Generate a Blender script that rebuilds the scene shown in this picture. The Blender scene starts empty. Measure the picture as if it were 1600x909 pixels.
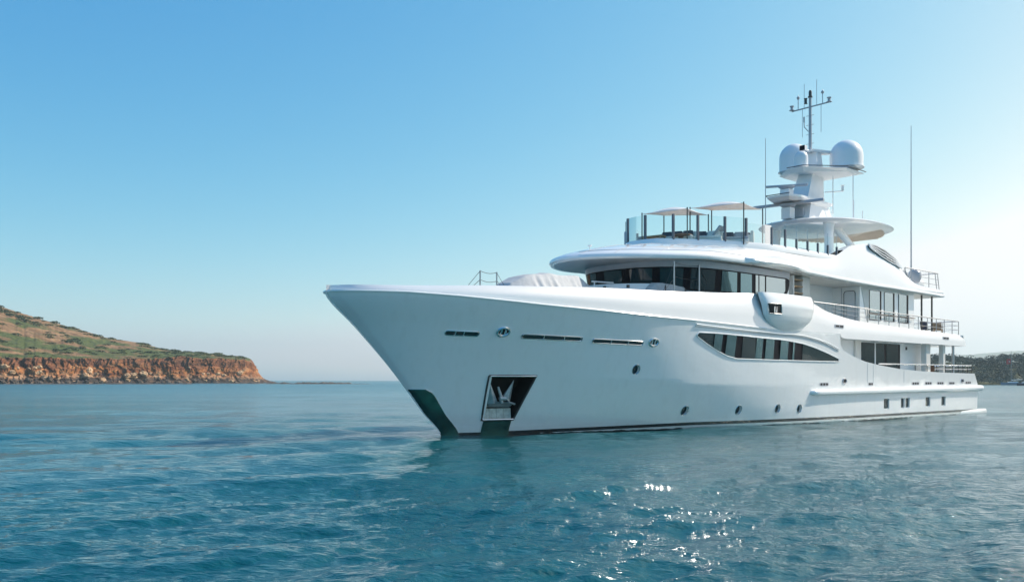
import bpy, bmesh, math, random
import numpy as np
from mathutils import Vector, Matrix, noise
R = math.radians
random.seed(7)
rng = np.random.default_rng(11)
scene = bpy.context.scene
col = scene.collection

# ------------------------------------------------------------------ camera
CAM_H = 2.356
cd = bpy.data.cameras.new('camera'); cam = bpy.data.objects.new('camera', cd); col.objects.link(cam)
cam.location = (0, 0, CAM_H); cam.rotation_euler = (R(90), 0, 0)
cd.sensor_width = 36; cd.lens = 32.52; cd.shift_y = 0.0872
cd.clip_start = 0.1; cd.clip_end = 60000
scene.camera = cam

# ------------------------------------------------------------------ light
SUN_AZ = 70.0      # degrees right of the viewing direction
SUN_EL = 40.0
world = bpy.data.worlds.new('World'); scene.world = world; world.use_nodes = True
nt = world.node_tree; nt.nodes.clear()
sky = nt.nodes.new('ShaderNodeTexSky'); sky.sky_type = 'NISHITA'; sky.sun_disc = False
sky.sun_elevation = R(SUN_EL); sky.sun_rotation = R(SUN_AZ)
sky.altitude = 0; sky.air_density = 0.6; sky.dust_density = 1.0; sky.ozone_density = 1.0
bg = nt.nodes.new('ShaderNodeBackground'); bg.inputs[1].default_value = 0.1
out = nt.nodes.new('ShaderNodeOutputWorld')
# the photograph's colour response: a cyan-blue sky that pales towards the sun
sep = nt.nodes.new('ShaderNodeSeparateColor'); com = nt.nodes.new('ShaderNodeCombineColor')
nt.links.new(sky.outputs[0], sep.inputs[0])
for i_, (g_, k_) in enumerate(((1.95, 4.6), (0.95, 1.46), (0.40, 0.83))):
    q0 = nt.nodes.new('ShaderNodeMath'); q0.operation = 'MULTIPLY'; q0.inputs[1].default_value = 0.1
    q1 = nt.nodes.new('ShaderNodeMath'); q1.operation = 'POWER'; q1.inputs[1].default_value = g_
    q2 = nt.nodes.new('ShaderNodeMath'); q2.operation = 'MULTIPLY'; q2.inputs[1].default_value = k_ * 10
    nt.links.new(sep.outputs[i_], q0.inputs[0]); nt.links.new(q0.outputs[0], q1.inputs[0]); nt.links.new(q1.outputs[0], q2.inputs[0]); nt.links.new(q2.outputs[0], com.inputs[i_])
mn = nt.nodes.new('ShaderNodeMath'); mn.operation = 'MINIMUM'      # the glow round the sun stays white
nt.links.new(com.inputs[0].links[0].from_socket, mn.inputs[0]); nt.links.new(com.inputs[1].links[0].from_socket, mn.inputs[1]); nt.links.new(mn.outputs[0], com.inputs[0])
mg = nt.nodes.new('ShaderNodeMath'); mg.operation = 'MINIMUM'
nt.links.new(com.inputs[1].links[0].from_socket, mg.inputs[0]); nt.links.new(com.inputs[2].links[0].from_socket, mg.inputs[1]); nt.links.new(mg.outputs[0], com.inputs[1]); nt.links.new(mg.outputs[0], mn.inputs[1])
nt.links.new(com.outputs[0], bg.inputs[0]); nt.links.new(bg.outputs[0], out.inputs[0])
sl = bpy.data.lights.new('sun', 'SUN'); sl.energy = 4.1; sl.angle = R(0.6); sl.color = (1.0, 0.90, 0.77)
so = bpy.data.objects.new('sun', sl); col.objects.link(so)
sd = Vector((math.sin(R(SUN_AZ)) * math.cos(R(SUN_EL)), math.cos(R(SUN_AZ)) * math.cos(R(SUN_EL)), math.sin(R(SUN_EL))))
so.rotation_euler = sd.to_track_quat('Z', 'Y').to_euler(); so.location = (60, 0, 80)
scene.view_settings.view_transform = 'Standard'; scene.view_settings.look = 'None'
scene.view_settings.exposure = 0.52; scene.view_settings.gamma = 1.0
scene.cycles.use_denoising = True
scene.cycles.max_bounces = 8; scene.cycles.caustics_reflective = True; scene.cycles.sample_clamp_indirect = 50.0
scene.cycles.blur_glossy = 0.12

# ------------------------------------------------------------------ materials
def nodes(name):
    m = bpy.data.materials.new(name); m.use_nodes = True
    n = m.node_tree.nodes; l = m.node_tree.links
    return m, n, l, n['Principled BSDF']

def mat(name, c, rough=0.4, metal=0.0, var=0.06, scale=3.0, bump=0.0, bscale=20.0, ior=1.5, coat=0.0, coord='Object'):
    m, n, l, b = nodes(name)
    b.inputs['Roughness'].default_value = rough; b.inputs['Metallic'].default_value = metal
    b.inputs['IOR'].default_value = ior; b.inputs['Coat Weight'].default_value = coat
    b.inputs['Coat Roughness'].default_value = 0.03
    tc = n.new('ShaderNodeTexCoord'); nz = n.new('ShaderNodeTexNoise')
    nz.inputs['Scale'].default_value = scale; nz.inputs['Detail'].default_value = 6
    l.new(tc.outputs[coord], nz.inputs['Vector'])
    rp = n.new('ShaderNodeValToRGB')
    rp.color_ramp.elements[0].position = 0.3; rp.color_ramp.elements[1].position = 0.7
    rp.color_ramp.elements[0].color = tuple(x * (1 - var) for x in c) + (1,)
    rp.color_ramp.elements[1].color = tuple(min(1, x * (1 + var)) for x in c) + (1,)
    l.new(nz.outputs[0], rp.inputs[0]); l.new(rp.outputs[0], b.inputs['Base Color'])
    if bump:
        nb = n.new('ShaderNodeTexNoise'); nb.inputs['Scale'].default_value = bscale; nb.inputs['Detail'].default_value = 5
        l.new(tc.outputs[coord], nb.inputs['Vector'])
        bp = n.new('ShaderNodeBump'); bp.inputs['Strength'].default_value = 1; bp.inputs['Distance'].default_value = bump
        l.new(nb.outputs[0], bp.inputs['Height']); l.new(bp.outputs[0], b.inputs['Normal'])
    return m

def glass_clear(name, tint=(0.86, 0.95, 0.95)):
    m = bpy.data.materials.new(name); m.use_nodes = True
    n = m.node_tree.nodes; l = m.node_tree.links; n.clear()
    o = n.new('ShaderNodeOutputMaterial'); mx = n.new('ShaderNodeMixShader')
    t = n.new('ShaderNodeBsdfTransparent'); t.inputs[0].default_value = tint + (1,)
    g = n.new('ShaderNodeBsdfGlossy'); g.inputs['Roughness'].default_value = 0.02
    f = n.new('ShaderNodeFresnel'); f.inputs[0].default_value = 1.4
    l.new(f.outputs[0], mx.inputs[0]); l.new(t.outputs[0], mx.inputs[1]); l.new(g.outputs[0], mx.inputs[2]); l.new(mx.outputs[0], o.inputs[0])
    return m

M = {}
M['paint'] = mat('white_paint', (0.86, 0.86, 0.85), 0.12, var=0.015, scale=0.6, bump=0.004, bscale=0.35, coat=0.5)
M['bulwark'] = mat('bulwark_paint', (0.74, 0.74, 0.735), 0.25, var=0.015, scale=0.6, bump=0.003, bscale=0.35, coat=1.0)
_b = M['bulwark'].node_tree.nodes['Principled BSDF']; _b.inputs['Coat Roughness'].default_value = 0.19; _b.inputs['Coat IOR'].default_value = 2.3
M['paint_flat'] = mat('satin_white', (0.78, 0.78, 0.77), 0.35, var=0.02, scale=1.2)
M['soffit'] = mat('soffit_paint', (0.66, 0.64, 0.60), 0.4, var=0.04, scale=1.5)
M['grey_paint'] = mat('grey_paint', (0.42, 0.43, 0.46), 0.3, var=0.04)
M['mast_paint'] = mat('mast_paint', (0.80, 0.80, 0.80), 0.3, var=0.03, scale=2.0)
M['dark'] = mat('black_gloss', (0.006, 0.007, 0.012), 0.4, var=0.2, ior=1.2)
M['void'] = mat('dark_recess', (0.012, 0.012, 0.012), 0.7, var=0.3)
M['glass'] = mat('tinted_glass', (0.008, 0.03, 0.036), 0.03, var=0.1, scale=0.7, ior=1.55, bump=0.003, bscale=0.8)
M['mirror_glass'] = mat('mirror_glass', (0.02, 0.05, 0.055), 0.02, var=0.1, scale=0.7, ior=3.0, bump=0.004, bscale=0.7)
M['silver_glass'] = mat('silver_glass', (0.04, 0.05, 0.05), 0.02, var=0.1, scale=0.7, ior=5.0, bump=0.004, bscale=0.7)
M['silver_glass'].node_tree.nodes['Principled BSDF'].inputs['Specular Tint'].default_value = (0.85, 0.97, 1, 1)
M['mirror_glass'].node_tree.nodes['Principled BSDF'].inputs['Specular Tint'].default_value = (0.6, 0.92, 1, 1)
M['chrome'] = mat('polished_steel', (0.72, 0.72, 0.72), 0.12, metal=1.0, var=0.05, scale=5)
M['steel'] = mat('brushed_steel', (0.42, 0.43, 0.45), 0.3, metal=1.0, var=0.08, scale=8)
M['stem_steel'] = mat('stem_steel', (0.09, 0.24, 0.20), 0.2, metal=0.9, var=0.25, scale=3, bump=0.004, bscale=3)  # green of the reflected water is put into the steel's base colour
M['galv'] = mat('galvanised_steel', (0.45, 0.48, 0.50), 0.42, metal=0.6, var=0.15, scale=6)
M['dome'] = mat('dome_gelcoat', (0.82, 0.83, 0.84), 0.25, var=0.02, scale=1.0)
M['teak'] = mat('teak', (0.36, 0.24, 0.14), 0.5, var=0.25, scale=9)
M['navy'] = mat('navy_fabric', (0.03, 0.04, 0.075), 0.85, var=0.2, scale=12, bump=0.004, bscale=90)
M['grey_fabric'] = mat('grey_fabric', (0.36, 0.39, 0.43), 0.85, var=0.1, scale=10, bump=0.004, bscale=90)
M['white_fabric'] = mat('white_fabric', (0.74, 0.72, 0.68), 0.85, var=0.06, scale=10, bump=0.004, bscale=90)
M['canopy'] = mat('canopy_cloth', (0.88, 0.87, 0.86), 0.8, var=0.05, scale=6, bump=0.003, bscale=60)
def translucent(m, f):
    n = m.node_tree.nodes; l = m.node_tree.links; b = n['Principled BSDF']; o = n['Material Output']
    t = n.new('ShaderNodeBsdfTranslucent'); x = n.new('ShaderNodeMixShader'); x.inputs[0].default_value = f
    l.new(b.inputs['Base Color'].links[0].from_socket, t.inputs[0]); l.new(b.outputs[0], x.inputs[1]); l.new(t.outputs[0], x.inputs[2]); l.new(x.outputs[0], o.inputs[0])
translucent(M['canopy'], .3)
M['post'] = mat('post_anodised', (0.10, 0.115, 0.14), 0.35, var=.1)
M['cover'] = mat('canvas_cover', (0.46, 0.47, 0.48), 0.75, var=0.08, scale=4, bump=0.012, bscale=7)
M['wood_dark'] = mat('dark_bronze', (0.055, 0.05, 0.048), 0.35, var=0.2, scale=6)
M['clear'] = glass_clear('clear_glass')
M['red'] = mat('red_cloth', (0.55, 0.03, 0.04), 0.8, var=0.1)
M['brown'] = mat('brown_wicker', (0.16, 0.08, 0.045), 0.7, var=0.3, scale=25)

def hull_material():
    m, n, l, b = nodes('hull_paint')
    tc = n.new('ShaderNodeTexCoord'); sp = n.new('ShaderNodeSeparateXYZ'); l.new(tc.outputs['Object'], sp.inputs[0])
    def math_(op, a, bb, clamp=False):
        q = n.new('ShaderNodeMath'); q.operation = op; q.use_clamp = clamp
        for i, v in enumerate((a, bb)):
            if isinstance(v, (int, float)): q.inputs[i].default_value = v
            else: l.new(v, q.inputs[i])
        return q.outputs[0]
    x, z = sp.outputs[0], sp.outputs[2]
    lift = n.new('ShaderNodeMapRange'); l.new(x, lift.inputs[0])
    lift.inputs[1].default_value = 2; lift.inputs[2].default_value = 13; lift.inputs[3].default_value = 0.0; lift.inputs[4].default_value = 0.17
    rel = math_('SUBTRACT', z, lift.outputs[0])
    stripe = math_('MULTIPLY', math_('LESS_THAN', rel, 0.15), math_('GREATER_THAN', rel, 0.0))
    wn = n.new('ShaderNodeTexNoise'); wn.inputs['Scale'].default_value = 1.6; wn.inputs['Detail'].default_value = 8
    l.new(tc.outputs['Object'], wn.inputs['Vector'])
    low = math_('LESS_THAN', z, math_('ADD', math_('MULTIPLY', wn.outputs[0], 0.14), -0.03))
    dark = math_('MAXIMUM', stripe, low)
    nz = n.new('ShaderNodeTexNoise'); nz.inputs['Scale'].default_value = 0.5; nz.inputs['Detail'].default_value = 7
    l.new(tc.outputs['Object'], nz.inputs['Vector'])
    rp = n.new('ShaderNodeValToRGB'); rp.color_ramp.elements[0].color = (0.80, 0.82, 0.82, 1); rp.color_ramp.elements[1].color = (0.84, 0.84, 0.83, 1)
    l.new(nz.outputs[0], rp.inputs[0])
    mp = n.new('ShaderNodeMapping'); mp.inputs['Scale'].default_value = (2.2, 2.2, 0.22); l.new(tc.outputs['Object'], mp.inputs[0])
    st = n.new('ShaderNodeTexNoise'); st.inputs['Scale'].default_value = 1.5; st.inputs['Detail'].default_value = 6; l.new(mp.outputs[0], st.inputs['Vector'])
    sr = n.new('ShaderNodeMapRange'); l.new(st.outputs[0], sr.inputs[0]); sr.inputs[1].default_value = .52; sr.inputs[2].default_value = .72; sr.inputs[3].default_value = 0; sr.inputs[4].default_value = .10
    ms = n.new('ShaderNodeMix'); ms.data_type = 'RGBA'; l.new(sr.outputs[0], ms.inputs[0]); l.new(rp.outputs[0], ms.inputs[6]); ms.inputs[7].default_value = (.50, .47, .40, 1)
    # salt and weed tint just above the water
    sb = n.new('ShaderNodeMapRange'); l.new(z, sb.inputs[0]); sb.inputs[1].default_value = .42; sb.inputs[2].default_value = .02; sb.inputs[3].default_value = 0; sb.inputs[4].default_value = .6
    sm = math_('MULTIPLY', sb.outputs[0], wn.outputs[0])
    mw = n.new('ShaderNodeMix'); mw.data_type = 'RGBA'; l.new(sm, mw.inputs[0]); l.new(ms.outputs[2], mw.inputs[6]); mw.inputs[7].default_value = (.33, .36, .26, 1)
    mx = n.new('ShaderNodeMix'); mx.data_type = 'RGBA'
    l.new(dark, mx.inputs[0]); l.new(mw.outputs[2], mx.inputs[6]); mx.inputs[7].default_value = (0.008, 0.014, 0.014, 1)
    l.new(mx.outputs[2], b.inputs['Base Color'])
    b.inputs['Roughness'].default_value = 0.06; b.inputs['Coat Weight'].default_value = 1.0; b.inputs['Coat Roughness'].default_value = 0.02; b.inputs['Coat IOR'].default_value = 1.7
    nb = n.new('ShaderNodeTexNoise'); nb.inputs['Scale'].default_value = 0.45; nb.inputs['Detail'].default_value = 4
    l.new(tc.outputs['Object'], nb.inputs['Vector'])
    bp = n.new('ShaderNodeBump'); bp.inputs['Distance'].default_value = 0.026; l.new(nb.outputs[0], bp.inputs['Height'])
    l.new(bp.outputs[0], b.inputs['Normal']); l.new(bp.outputs[0], b.inputs['Coat Normal'])
    return m
M['hull'] = hull_material()

# ------------------------------------------------------------------ mesh helpers
class MB:
    """Collects shapes; ship frame: (aft, port, up) is stored as (x, -y, z)."""
    def __init__(s, ship=True): s.v = []; s.f = []; s.m = []; s.k = -1 if ship else 1; s.cur = 0
    def add(s, pts, faces):
        o = len(s.v); s.v += [(p[0], s.k * p[1], p[2]) for p in pts]
        for f in faces: s.f.append([i + o for i in f]); s.m.append(s.cur)
        return s
    def box(s, a, b, c, d, e, f):
        p = [(a, c, e), (b, c, e), (b, d, e), (a, d, e), (a, c, f), (b, c, f), (b, d, f), (a, d, f)]
        return s.add(p, [(0, 3, 2, 1), (4, 5, 6, 7), (0, 1, 5, 4), (1, 2, 6, 5), (2, 3, 7, 6), (3, 0, 4, 7)])
    def hexa(s, p): return s.add(p, [(0, 3, 2, 1), (4, 5, 6, 7), (0, 1, 5, 4), (1, 2, 6, 5), (2, 3, 7, 6), (3, 0, 4, 7)])
    def grid(s, rows, closed=False):
        n = len(rows[0]); pts = [p for r in rows for p in r]; fs = []
        for i in range(len(rows) - 1):
            for j in range(n if closed else n - 1):
                k = (j + 1) % n
                fs.append((i * n + j, i * n + k, (i + 1) * n + k, (i + 1) * n + j))
        return s.add(pts, fs)
    def loft(s, rings, cap=True):
        n = len(rings[0]); pts = [p for r in rings for p in r]; fs = []
        for i in range(len(rings) - 1):
            for j in range(n):
                k = (j + 1) % n
                fs.append((i * n + j, i * n + k, (i + 1) * n + k, (i + 1) * n + j))
        if cap: fs.append(tuple(range(n))[::-1]); fs.append(tuple(range((len(rings) - 1) * n, len(rings) * n)))
        return s.add(pts, fs)
    def tube(s, path, r, seg=6):
        path = [Vector(p) for p in path]; rings = []
        rr = r if isinstance(r, (list, tuple)) else [r] * len(path)
        for i, p in enumerate(path):
            t = (path[min(i + 1, len(path) - 1)] - path[max(i - 1, 0)]).normalized()
            u = t.cross(Vector((0, 0, 1)))
            if u.length < 1e-3: u = t.cross(Vector((1, 0, 0)))
            u.normalize(); w = u.cross(t).normalized()
            rings.append([p + rr[i] * (math.cos(a) * u + math.sin(a) * w) for a in [2 * math.pi * k / seg for k in range(seg)]])
        return s.loft(rings)
    def lathe(s, c, prof, seg=32):
        rings = [[(c[0] + r * math.cos(2 * math.pi * k / seg), c[1] + r * math.sin(2 * math.pi * k / seg), c[2] + z) for k in range(seg)] for r, z in prof]
        return s.loft(rings)
    def prism(s, poly, lo, hi):
        """poly in (aft, port); extruded lo..hi in height"""
        return s.loft([[(a, b, lo) for a, b in poly], [(a, b, hi) for a, b in poly]])
    def build(s, name, m, parent=None, smooth=35, fix=True):
        me = bpy.data.meshes.new(name); me.from_pydata([tuple(p) for p in s.v], [], s.f)
        ms = m if isinstance(m, (list, tuple)) else [m]
        for q in ms: me.materials.append(q)
        for p, k in zip(me.polygons, s.m): p.material_index = k
        if fix:
            bm = bmesh.new(); bm.from_mesh(me); bmesh.ops.recalc_face_normals(bm, faces=bm.faces); bm.to_mesh(me); bm.free()
        if smooth:
            for p in me.polygons: p.use_smooth = True
            me.set_sharp_from_angle(angle=R(smooth))
        me.validate()
        o = bpy.data.objects.new(name, me); col.objects.link(o)
        if parent: o.parent = parent
        return o

def bevel(o, w, seg=2):
    b = o.modifiers.new('bevel', 'BEVEL'); b.width = w; b.segments = seg; b.limit_method = 'ANGLE'; b.angle_limit = R(35)
    return o

def tag(o, label=None, cat=None, group=None, kind=None):
    if label: o['label'] = label
    if cat: o['category'] = cat
    if group: o['group'] = group
    if kind: o['kind'] = kind
    return o

def pch(P):
    """monotone cubic interpolation through (x, y) points"""
    X = np.array([a for a, b in P], float); Y = np.array([b for a, b in P], float)
    H = np.diff(X); D = np.diff(Y) / H; m = np.zeros(len(X)); m[0] = D[0]; m[-1] = D[-1]
    for i in range(1, len(X) - 1):
        if D[i - 1] * D[i] > 0:
            w1 = 2 * H[i] + H[i - 1]; w2 = H[i] + 2 * H[i - 1]
            m[i] = (w1 + w2) / (w1 / D[i - 1] + w2 / D[i])
    def f(x):
        x = min(max(x, X[0]), X[-1]); i = min(max(int(np.searchsorted(X, x)) - 1, 0), len(H) - 1)
        t = (x - X[i]) / H[i]
        return float(Y[i] * (1 + 2 * t) * (1 - t) ** 2 + H[i] * m[i] * t * (1 - t) ** 2 + Y[i + 1] * t * t * (3 - 2 * t) + H[i] * m[i + 1] * t * t * (t - 1))
    return f
def lin(P):
    X = [a for a, b in P]; Y = [b for a, b in P]
    return lambda x: float(np.interp(x, X, Y))
def sstep(a, b, x):
    t = min(1, max(0, (x - a) / (b - a))); return t * t * (3 - 2 * t)
def cat(P, n=8):
    out_ = []
    for i in range(len(P) - 1):
        q = [np.array(P[max(i - 1, 0)], float), np.array(P[i], float), np.array(P[i + 1], float), np.array(P[min(i + 2, len(P) - 1)], float)]
        for k in range(n):
            t = k / n
            out_.append(tuple(.5 * (2 * q[1] + (q[2] - q[0]) * t + (2 * q[0] - 5 * q[1] + 4 * q[2] - q[3]) * t * t + (-q[0] + 3 * q[1] - 3 * q[2] + q[3]) * t ** 3)))
    out_.append(tuple(map(float, P[-1]))); return out_

# ------------------------------------------------------------------ sea
def build_sea():
    f = 925.0
    ys = np.concatenate([np.arange(520, 400, -6.0), np.arange(400, 20, -0.62), np.arange(20, 2, -0.35), [1.9, 1.6, 1.3, 1.0, 0.75, 0.5, 0.35, 0.25, 0.17, 0.11, 0.07]])
    r = f * CAM_H / ys
    r = np.concatenate([[0.02, 1.0, 2.0, 3.0], r])
    az = np.concatenate([np.arange(-180, -48, 3.0), np.arange(-48, 48, 0.075), np.arange(48, 180.01, 3.0)])
    RR, AA = np.meshgrid(r, np.radians(az), indexing='ij')
    X = RR * np.sin(AA); Y = RR * np.cos(AA); Z = np.zeros_like(X)
    dr = np.gradient(r); spac = dr[:, None]
    N = 110
    lam = np.exp(rng.uniform(np.log(0.28), np.log(9.0), N))
    main = R(-24)
    th = main + rng.normal(0, 0.55, N)
    ph = rng.uniform(0, 2 * np.pi, N)
    k = 2 * np.pi / lam
    slope = 0.026 * np.where(lam > 2.6, 0.72, 1.0) * np.where(lam < 0.6, 1.05, 1.0)
    amp = slope / k
    for i in range(N):
        att = np.clip((lam[i] - 2.2 * spac) / (2.5 * spac), 0, 1)
        rows = np.where(att[:, 0] > 0.01)[0]
        if not len(rows): continue
        j = rows[-1] + 1
        p = k[i] * (X[:j] * np.sin(th[i]) + Y[:j] * np.cos(th[i])) + ph[i]
        w = np.sin(p); Z[:j] += amp[i] * att[:j] * (w + 0.25 * np.cos(2 * p))
    # slow patchiness so that calm and ruffled areas alternate
    patch = 0.75 + 0.35 * np.sin(X / 7.3 + 1.3 * np.sin(Y / 11.0)) * np.sin(Y / 9.1 + 0.7 * np.sin(X / 13.0))
    Z *= patch
    n0, n1 = X.shape
    co = np.stack([X, Y, Z], -1).reshape(-1, 3).astype(np.float32)
    i0 = (np.arange(n0 - 1)[:, None] * n1 + np.arange(n1 - 1)[None, :]).ravel()
    q = np.stack([i0, i0 + 1, i0 + n1 + 1, i0 + n1], -1).astype(np.int32)[:, ::-1]
    me = bpy.data.meshes.new('sea')
    me.vertices.add(len(co)); me.vertices.foreach_set('co', co.ravel())
    me.loops.add(q.size); me.loops.foreach_set('vertex_index', q.ravel())
    me.polygons.add(len(q)); me.polygons.foreach_set('loop_start', np.arange(0, q.size, 4, dtype=np.int32)); me.polygons.foreach_set('loop_total', np.full(len(q), 4, dtype=np.int32))
    me.polygons.foreach_set('use_smooth', np.ones(len(q), dtype=bool))
    me.update(calc_edges=True); me.validate()
    m, n, l, b = nodes('sea_water')
    b.inputs['IOR'].default_value = 1.45
    tc = n.new('ShaderNodeTexCoord')
    # ripples too small for the mesh far out become surface roughness there
    vl = n.new('ShaderNodeVectorMath'); vl.operation = 'LENGTH'; l.new(tc.outputs['Object'], vl.inputs[0])
    lg = n.new('ShaderNodeMath'); lg.operation = 'LOGARITHM'; lg.inputs[1].default_value = 10; l.new(vl.outputs['Value'], lg.inputs[0])
    mr = n.new('ShaderNodeMapRange'); l.new(lg.outputs[0], mr.inputs[0])
    mr.inputs[1].default_value = 1.4; mr.inputs[2].default_value = 2.6; mr.inputs[3].default_value = 0.04; mr.inputs[4].default_value = 0.24
    l.new(mr.outputs[0], b.inputs['Roughness'])
    def nz(scale, det, stretch=(1, 1, 1), rot=0):
        mp = n.new('ShaderNodeMapping'); mp.inputs['Scale'].default_value = stretch; mp.inputs['Rotation'].default_value = (0, 0, rot)
        l.new(tc.outputs['Object'], mp.inputs[0])
        q = n.new('ShaderNodeTexNoise'); q.inputs['Scale'].default_value = scale; q.inputs['Detail'].default_value = det; q.inputs['Roughness'].default_value = 0.55
        l.new(mp.outputs[0], q.inputs['Vector']); return q.outputs[0]
    rp = n.new('ShaderNodeValToRGB')
    rp.color_ramp.elements[0].position = 0.35; rp.color_ramp.elements[0].color = (0.001, 0.056, 0.074, 1)
    rp.color_ramp.elements[1].position = 0.7; rp.color_ramp.elements[1].color = (0.002, 0.106, 0.122, 1)
    l.new(nz(0.035, 4), rp.inputs[0]); l.new(rp.outputs[0], b.inputs['Base Color'])
    # gusts: ruffled and calmer patches
    gust = n.new('ShaderNodeMapRange'); l.new(nz(0.045, 3, (1, 1.6, 1), 0.3), gust.inputs[0])
    gust.inputs[1].default_value = 0.35; gust.inputs[2].default_value = 0.65; gust.inputs[3].default_value = 0.55; gust.inputs[4].default_value = 1.25
    last = None
    for (sc, det, st, ro, dist) in ((0.55, 4, (1, 1.7, 1), 0.4, 0.17), (2.4, 6, (1, 2.2, 1), 0.35, 0.08), (9, 4, (1, 1.8, 1), 0.3, 0.03)):
        bp = n.new('ShaderNodeBump'); bp.inputs['Strength'].default_value = 1.0
        dm = n.new('ShaderNodeMath'); dm.operation = 'MULTIPLY'; l.new(gust.outputs[0], dm.inputs[0]); dm.inputs[1].default_value = dist
        l.new(dm.outputs[0], bp.inputs['Distance'])
        l.new(nz(sc, det, st, ro), bp.inputs['Height'])
        if last: l.new(last, bp.inputs['Normal'])
        last = bp.outputs[0]
    l.new(last, b.inputs['Normal'])
    me.materials.append(m)
    o = bpy.data.objects.new('sea', me); col.objects.link(o)
    tag(o, kind='structure')
    return o
build_sea()

# ------------------------------------------------------------------ land helpers
def fbm(x, y, z=0.0, o=5):
    return noise.fractal(Vector((x, y, z)), 0.9, 2.0, o)

def sheet(name, P, m, smooth=True):
    n0, n1 = P.shape[:2]
    i0 = (np.arange(n0 - 1)[:, None] * n1 + np.arange(n1 - 1)[None, :]).ravel()
    q = np.stack([i0, i0 + 1, i0 + n1 + 1, i0 + n1], -1)
    me = bpy.data.meshes.new(name); me.from_pydata(P.reshape(-1, 3).tolist(), [], q.tolist())
    if smooth:
        me.polygons.foreach_set('use_smooth', np.ones(len(q), dtype=bool))
    me.materials.append(m); me.update()
    o = bpy.data.objects.new(name, me); col.objects.link(o); return o

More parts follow.
